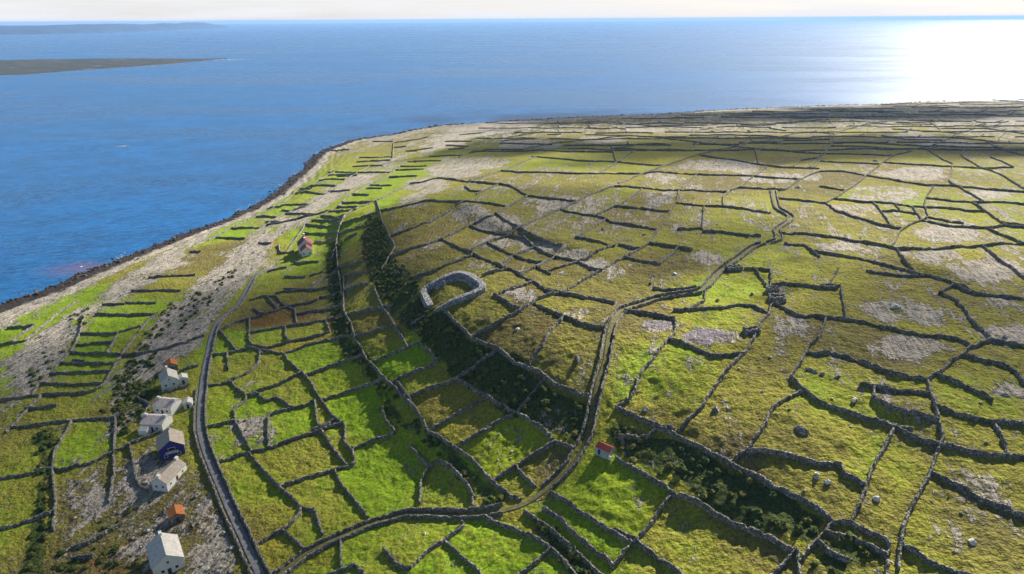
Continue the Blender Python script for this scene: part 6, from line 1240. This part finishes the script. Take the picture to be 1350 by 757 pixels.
# ------------------------------------------------------------------ scrub on the scarps and loose stones (uncountable)
def ico(sub):
    bm = bmesh.new(); bmesh.ops.create_icosphere(bm, subdivisions=sub, radius=1)
    v = np.array([q.co[:] for q in bm.verts]); f = np.array([[q.index for q in t_.verts] for t_ in bm.faces]); bm.free(); return v, f
def scatter(name, pts, size, mat, sub, flat, label, cat, leafy=False, sink=.2):
    V, F = ico(sub); cs, fs = [], []; o_ = 0; rs = np.random.RandomState(5)
    P = np.array(pts); Zs = H(P[:, 0], P[:, 1])
    for (x_, y_), z_, s_ in zip(P, Zs, size):
        s3 = s_*np.array([rs.uniform(.75, 1.3), rs.uniform(.75, 1.3), rs.uniform(.7, 1.1)*flat])
        v = V*(1+rs.uniform(-.28, .28, (len(V), 1)))*s3; a = rs.uniform(0, 6.28); ca, sa = math.cos(a), math.sin(a)
        v = np.stack([v[:, 0]*ca-v[:, 1]*sa+x_, v[:, 0]*sa+v[:, 1]*ca+y_, v[:, 2]+z_+s3[2]*(1-sink)*.6], 1)
        cs.append(v); fs.append(F+o_); o_ += len(v)
        if leafy:
            k = 26; th = rs.uniform(0, 6.28, k); ph = rs.uniform(0, 1.35, k)
            d_ = np.stack([np.sin(ph)*np.cos(th), np.sin(ph)*np.sin(th), np.cos(ph)], 1); c_ = d_*s3*rs.uniform(.85, 1.25, (k, 1))+[x_, y_, z_+s3[2]*.5]
            u_ = rs.normal(0, 1, (k, 3)); u_ /= np.linalg.norm(u_, axis=1)[:, None]; w_ = np.cross(d_, u_); r_ = s_*.28
            q = np.concatenate([c_+u_*r_, c_-u_*r_*.6+w_*r_*.7, c_-u_*r_*.6-w_*r_*.7]); cs.append(q); i_ = np.arange(k)
            fs.append(np.stack([i_, i_+k, i_+2*k], 1)+o_); o_ += 3*k
    return tag(mesh_np(name, np.concatenate(cs), [np.concatenate(fs)], mat), label, cat, kind='stuff')
rs = np.random.RandomState(21)
def sample_poly(P, dens):
    P = np.array(P); x0, y0 = P.min(0); x1, y1 = P.max(0); n = int((x1-x0)*(y1-y0)*dens)
    x_ = rs.uniform(x0, x1, n); y_ = rs.uniform(y0, y1, n); k = inpoly(x_, y_, P); return np.stack([x_, y_], 1)[k]
pts, sz = [], []
for s_, P in DATA['scrub']:
    q = sample_poly(P, .12*s_); cl = fbm(q[:, 0], q[:, 1], 14, 2); q = q[(cl > -.17) & (np.hypot(q[:, 0], q[:, 1]) < 780)]
    far = np.array([pdist(q[:, 0], q[:, 1], pp)[0] for _, _, pp in DATA['lanes']]).min(0) if len(q) else []
    q = q[far > 4] if len(q) else q
    pts += list(q); sz += list(rs.uniform(.5, 1.25, len(q)))
scatter('scrub', pts, sz, M['leaf'], 2, .75, 'dark low scrub and bracken covering the shaded scarps', 'scrub', True)
pts, sz = [], []
for s_, P in DATA['rock'][:11]:
    q = sample_poly(P, .03*s_); r_ = np.hypot(q[:, 0], q[:, 1]); q = q[rs.rand(len(q)) < np.clip(350/r_, 0, 1)**2]
    far = np.array([pdist(q[:, 0], q[:, 1], pp)[0] for _, _, pp in DATA['lanes']]).min(0); q = q[far > 3]
    pts += list(q); sz += list(rs.uniform(.25, 1.0, len(q))**1.3)
n_ = 1500; th = rs.uniform(R(-4), R(41), n_); rd = 130+rs.rand(n_)**.7*420; q = np.stack([rd*np.sin(th), rd*np.cos(th)], 1); cl = fbm(q[:, 0], q[:, 1], 30, 3); q = q[cl > .02]
pts += list(q); sz += list(.16+rs.rand(len(q))**3*.45)
for lb, P in DATA['walls']:
    if lb and math.hypot(P[0][0], P[0][1]) < 420:
        q = resample(P, 4.5); q = q+normals2(q)*rs.choice([-1, 1], (len(q), 1))*(.7+rs.exponential(.5, (len(q), 1))); q = q[rs.rand(len(q)) < .7]
        pts += list(q); sz += list(rs.uniform(.12, .34, len(q)))
scatter('loose_stones', pts, sz, M['rubble'], 1, .5, 'loose grey limestone blocks strewn over the bare rock bands, fields and wall feet', 'stones')
P = np.array(DATA['coast'][2:-3]); q = resample(P, .7); q = q+rs.normal(0, 6, q.shape); r_ = np.hypot(q[:, 0], q[:, 1]); q = q[rs.rand(len(q)) < np.clip(600/r_, 0, 1)]
M['shorerock'] = mat_stone('shore_rock', (.03, .028, .026), (.14, .12, .11), .5, 0)
scatter('shore_boulders', list(q), rs.uniform(.3, 1.5, len(q)), M['shorerock'], 1, .6, 'dark wet boulders heaped along the shoreline', 'stones')
# surf: small broken foam flecks
def foam(name, pts, size, label):
    cs, fs, o_ = [], [], 0
    for (x_, y_), s_ in zip(pts, size):
        k = 7; a = np.sort(rs.uniform(0, 6.28, k)); rr_ = s_*rs.uniform(.4, 1, k)
        top = np.stack([x_+rr_*np.cos(a)*2.2, y_+rr_*np.sin(a)*.8, np.full(k, .10)], 1); cs += [top, np.array([[x_, y_, .22]])]
        fs.append(np.stack([o_+np.arange(k), o_+(np.arange(k)+1) % k, np.full(k, o_+k)], 1)); o_ += k+1
    return tag(mesh_np(name, np.concatenate(cs), [np.concatenate(fs)], M['foam']), label, 'foam', kind='stuff')
fx, fy = DATA['foam'][0]; fp = [(fx+rs.normal(0, 5), fy+rs.normal(0, 3)) for _ in range(40)]; fs_ = [rs.uniform(.2, .9) for _ in fp]
q = resample(DATA['coast'][1:-3], 1.6); q = q+normals2(q)*(2.5+rs.exponential(3., (len(q), 1))); q = q[fbm(q[:, 0], q[:, 1], 35, 2) > .03]
fp += [tuple(v) for v in q]; fs_ += list(rs.uniform(.2, .8, len(q)))
fx, fy = DATA['foam'][1]; iq = resample(DATA['isl_near'], 9); iq = iq+rs.normal(0, 4, iq.shape); iq = iq[fbm(iq[:, 0], iq[:, 1], 90, 2) > -.12]; fp += [tuple(v) for v in iq]; fs_ += list(rs.uniform(1, 4, len(iq)))
m_ = [(fx+rs.normal(0, 40), fy+rs.normal(0, 25)) for _ in range(60)]; fp += m_; fs_ += [rs.uniform(1, 5) for _ in m_]
foam('surf', fp, fs_, 'thin broken white surf along the shore and one fleck on open water')
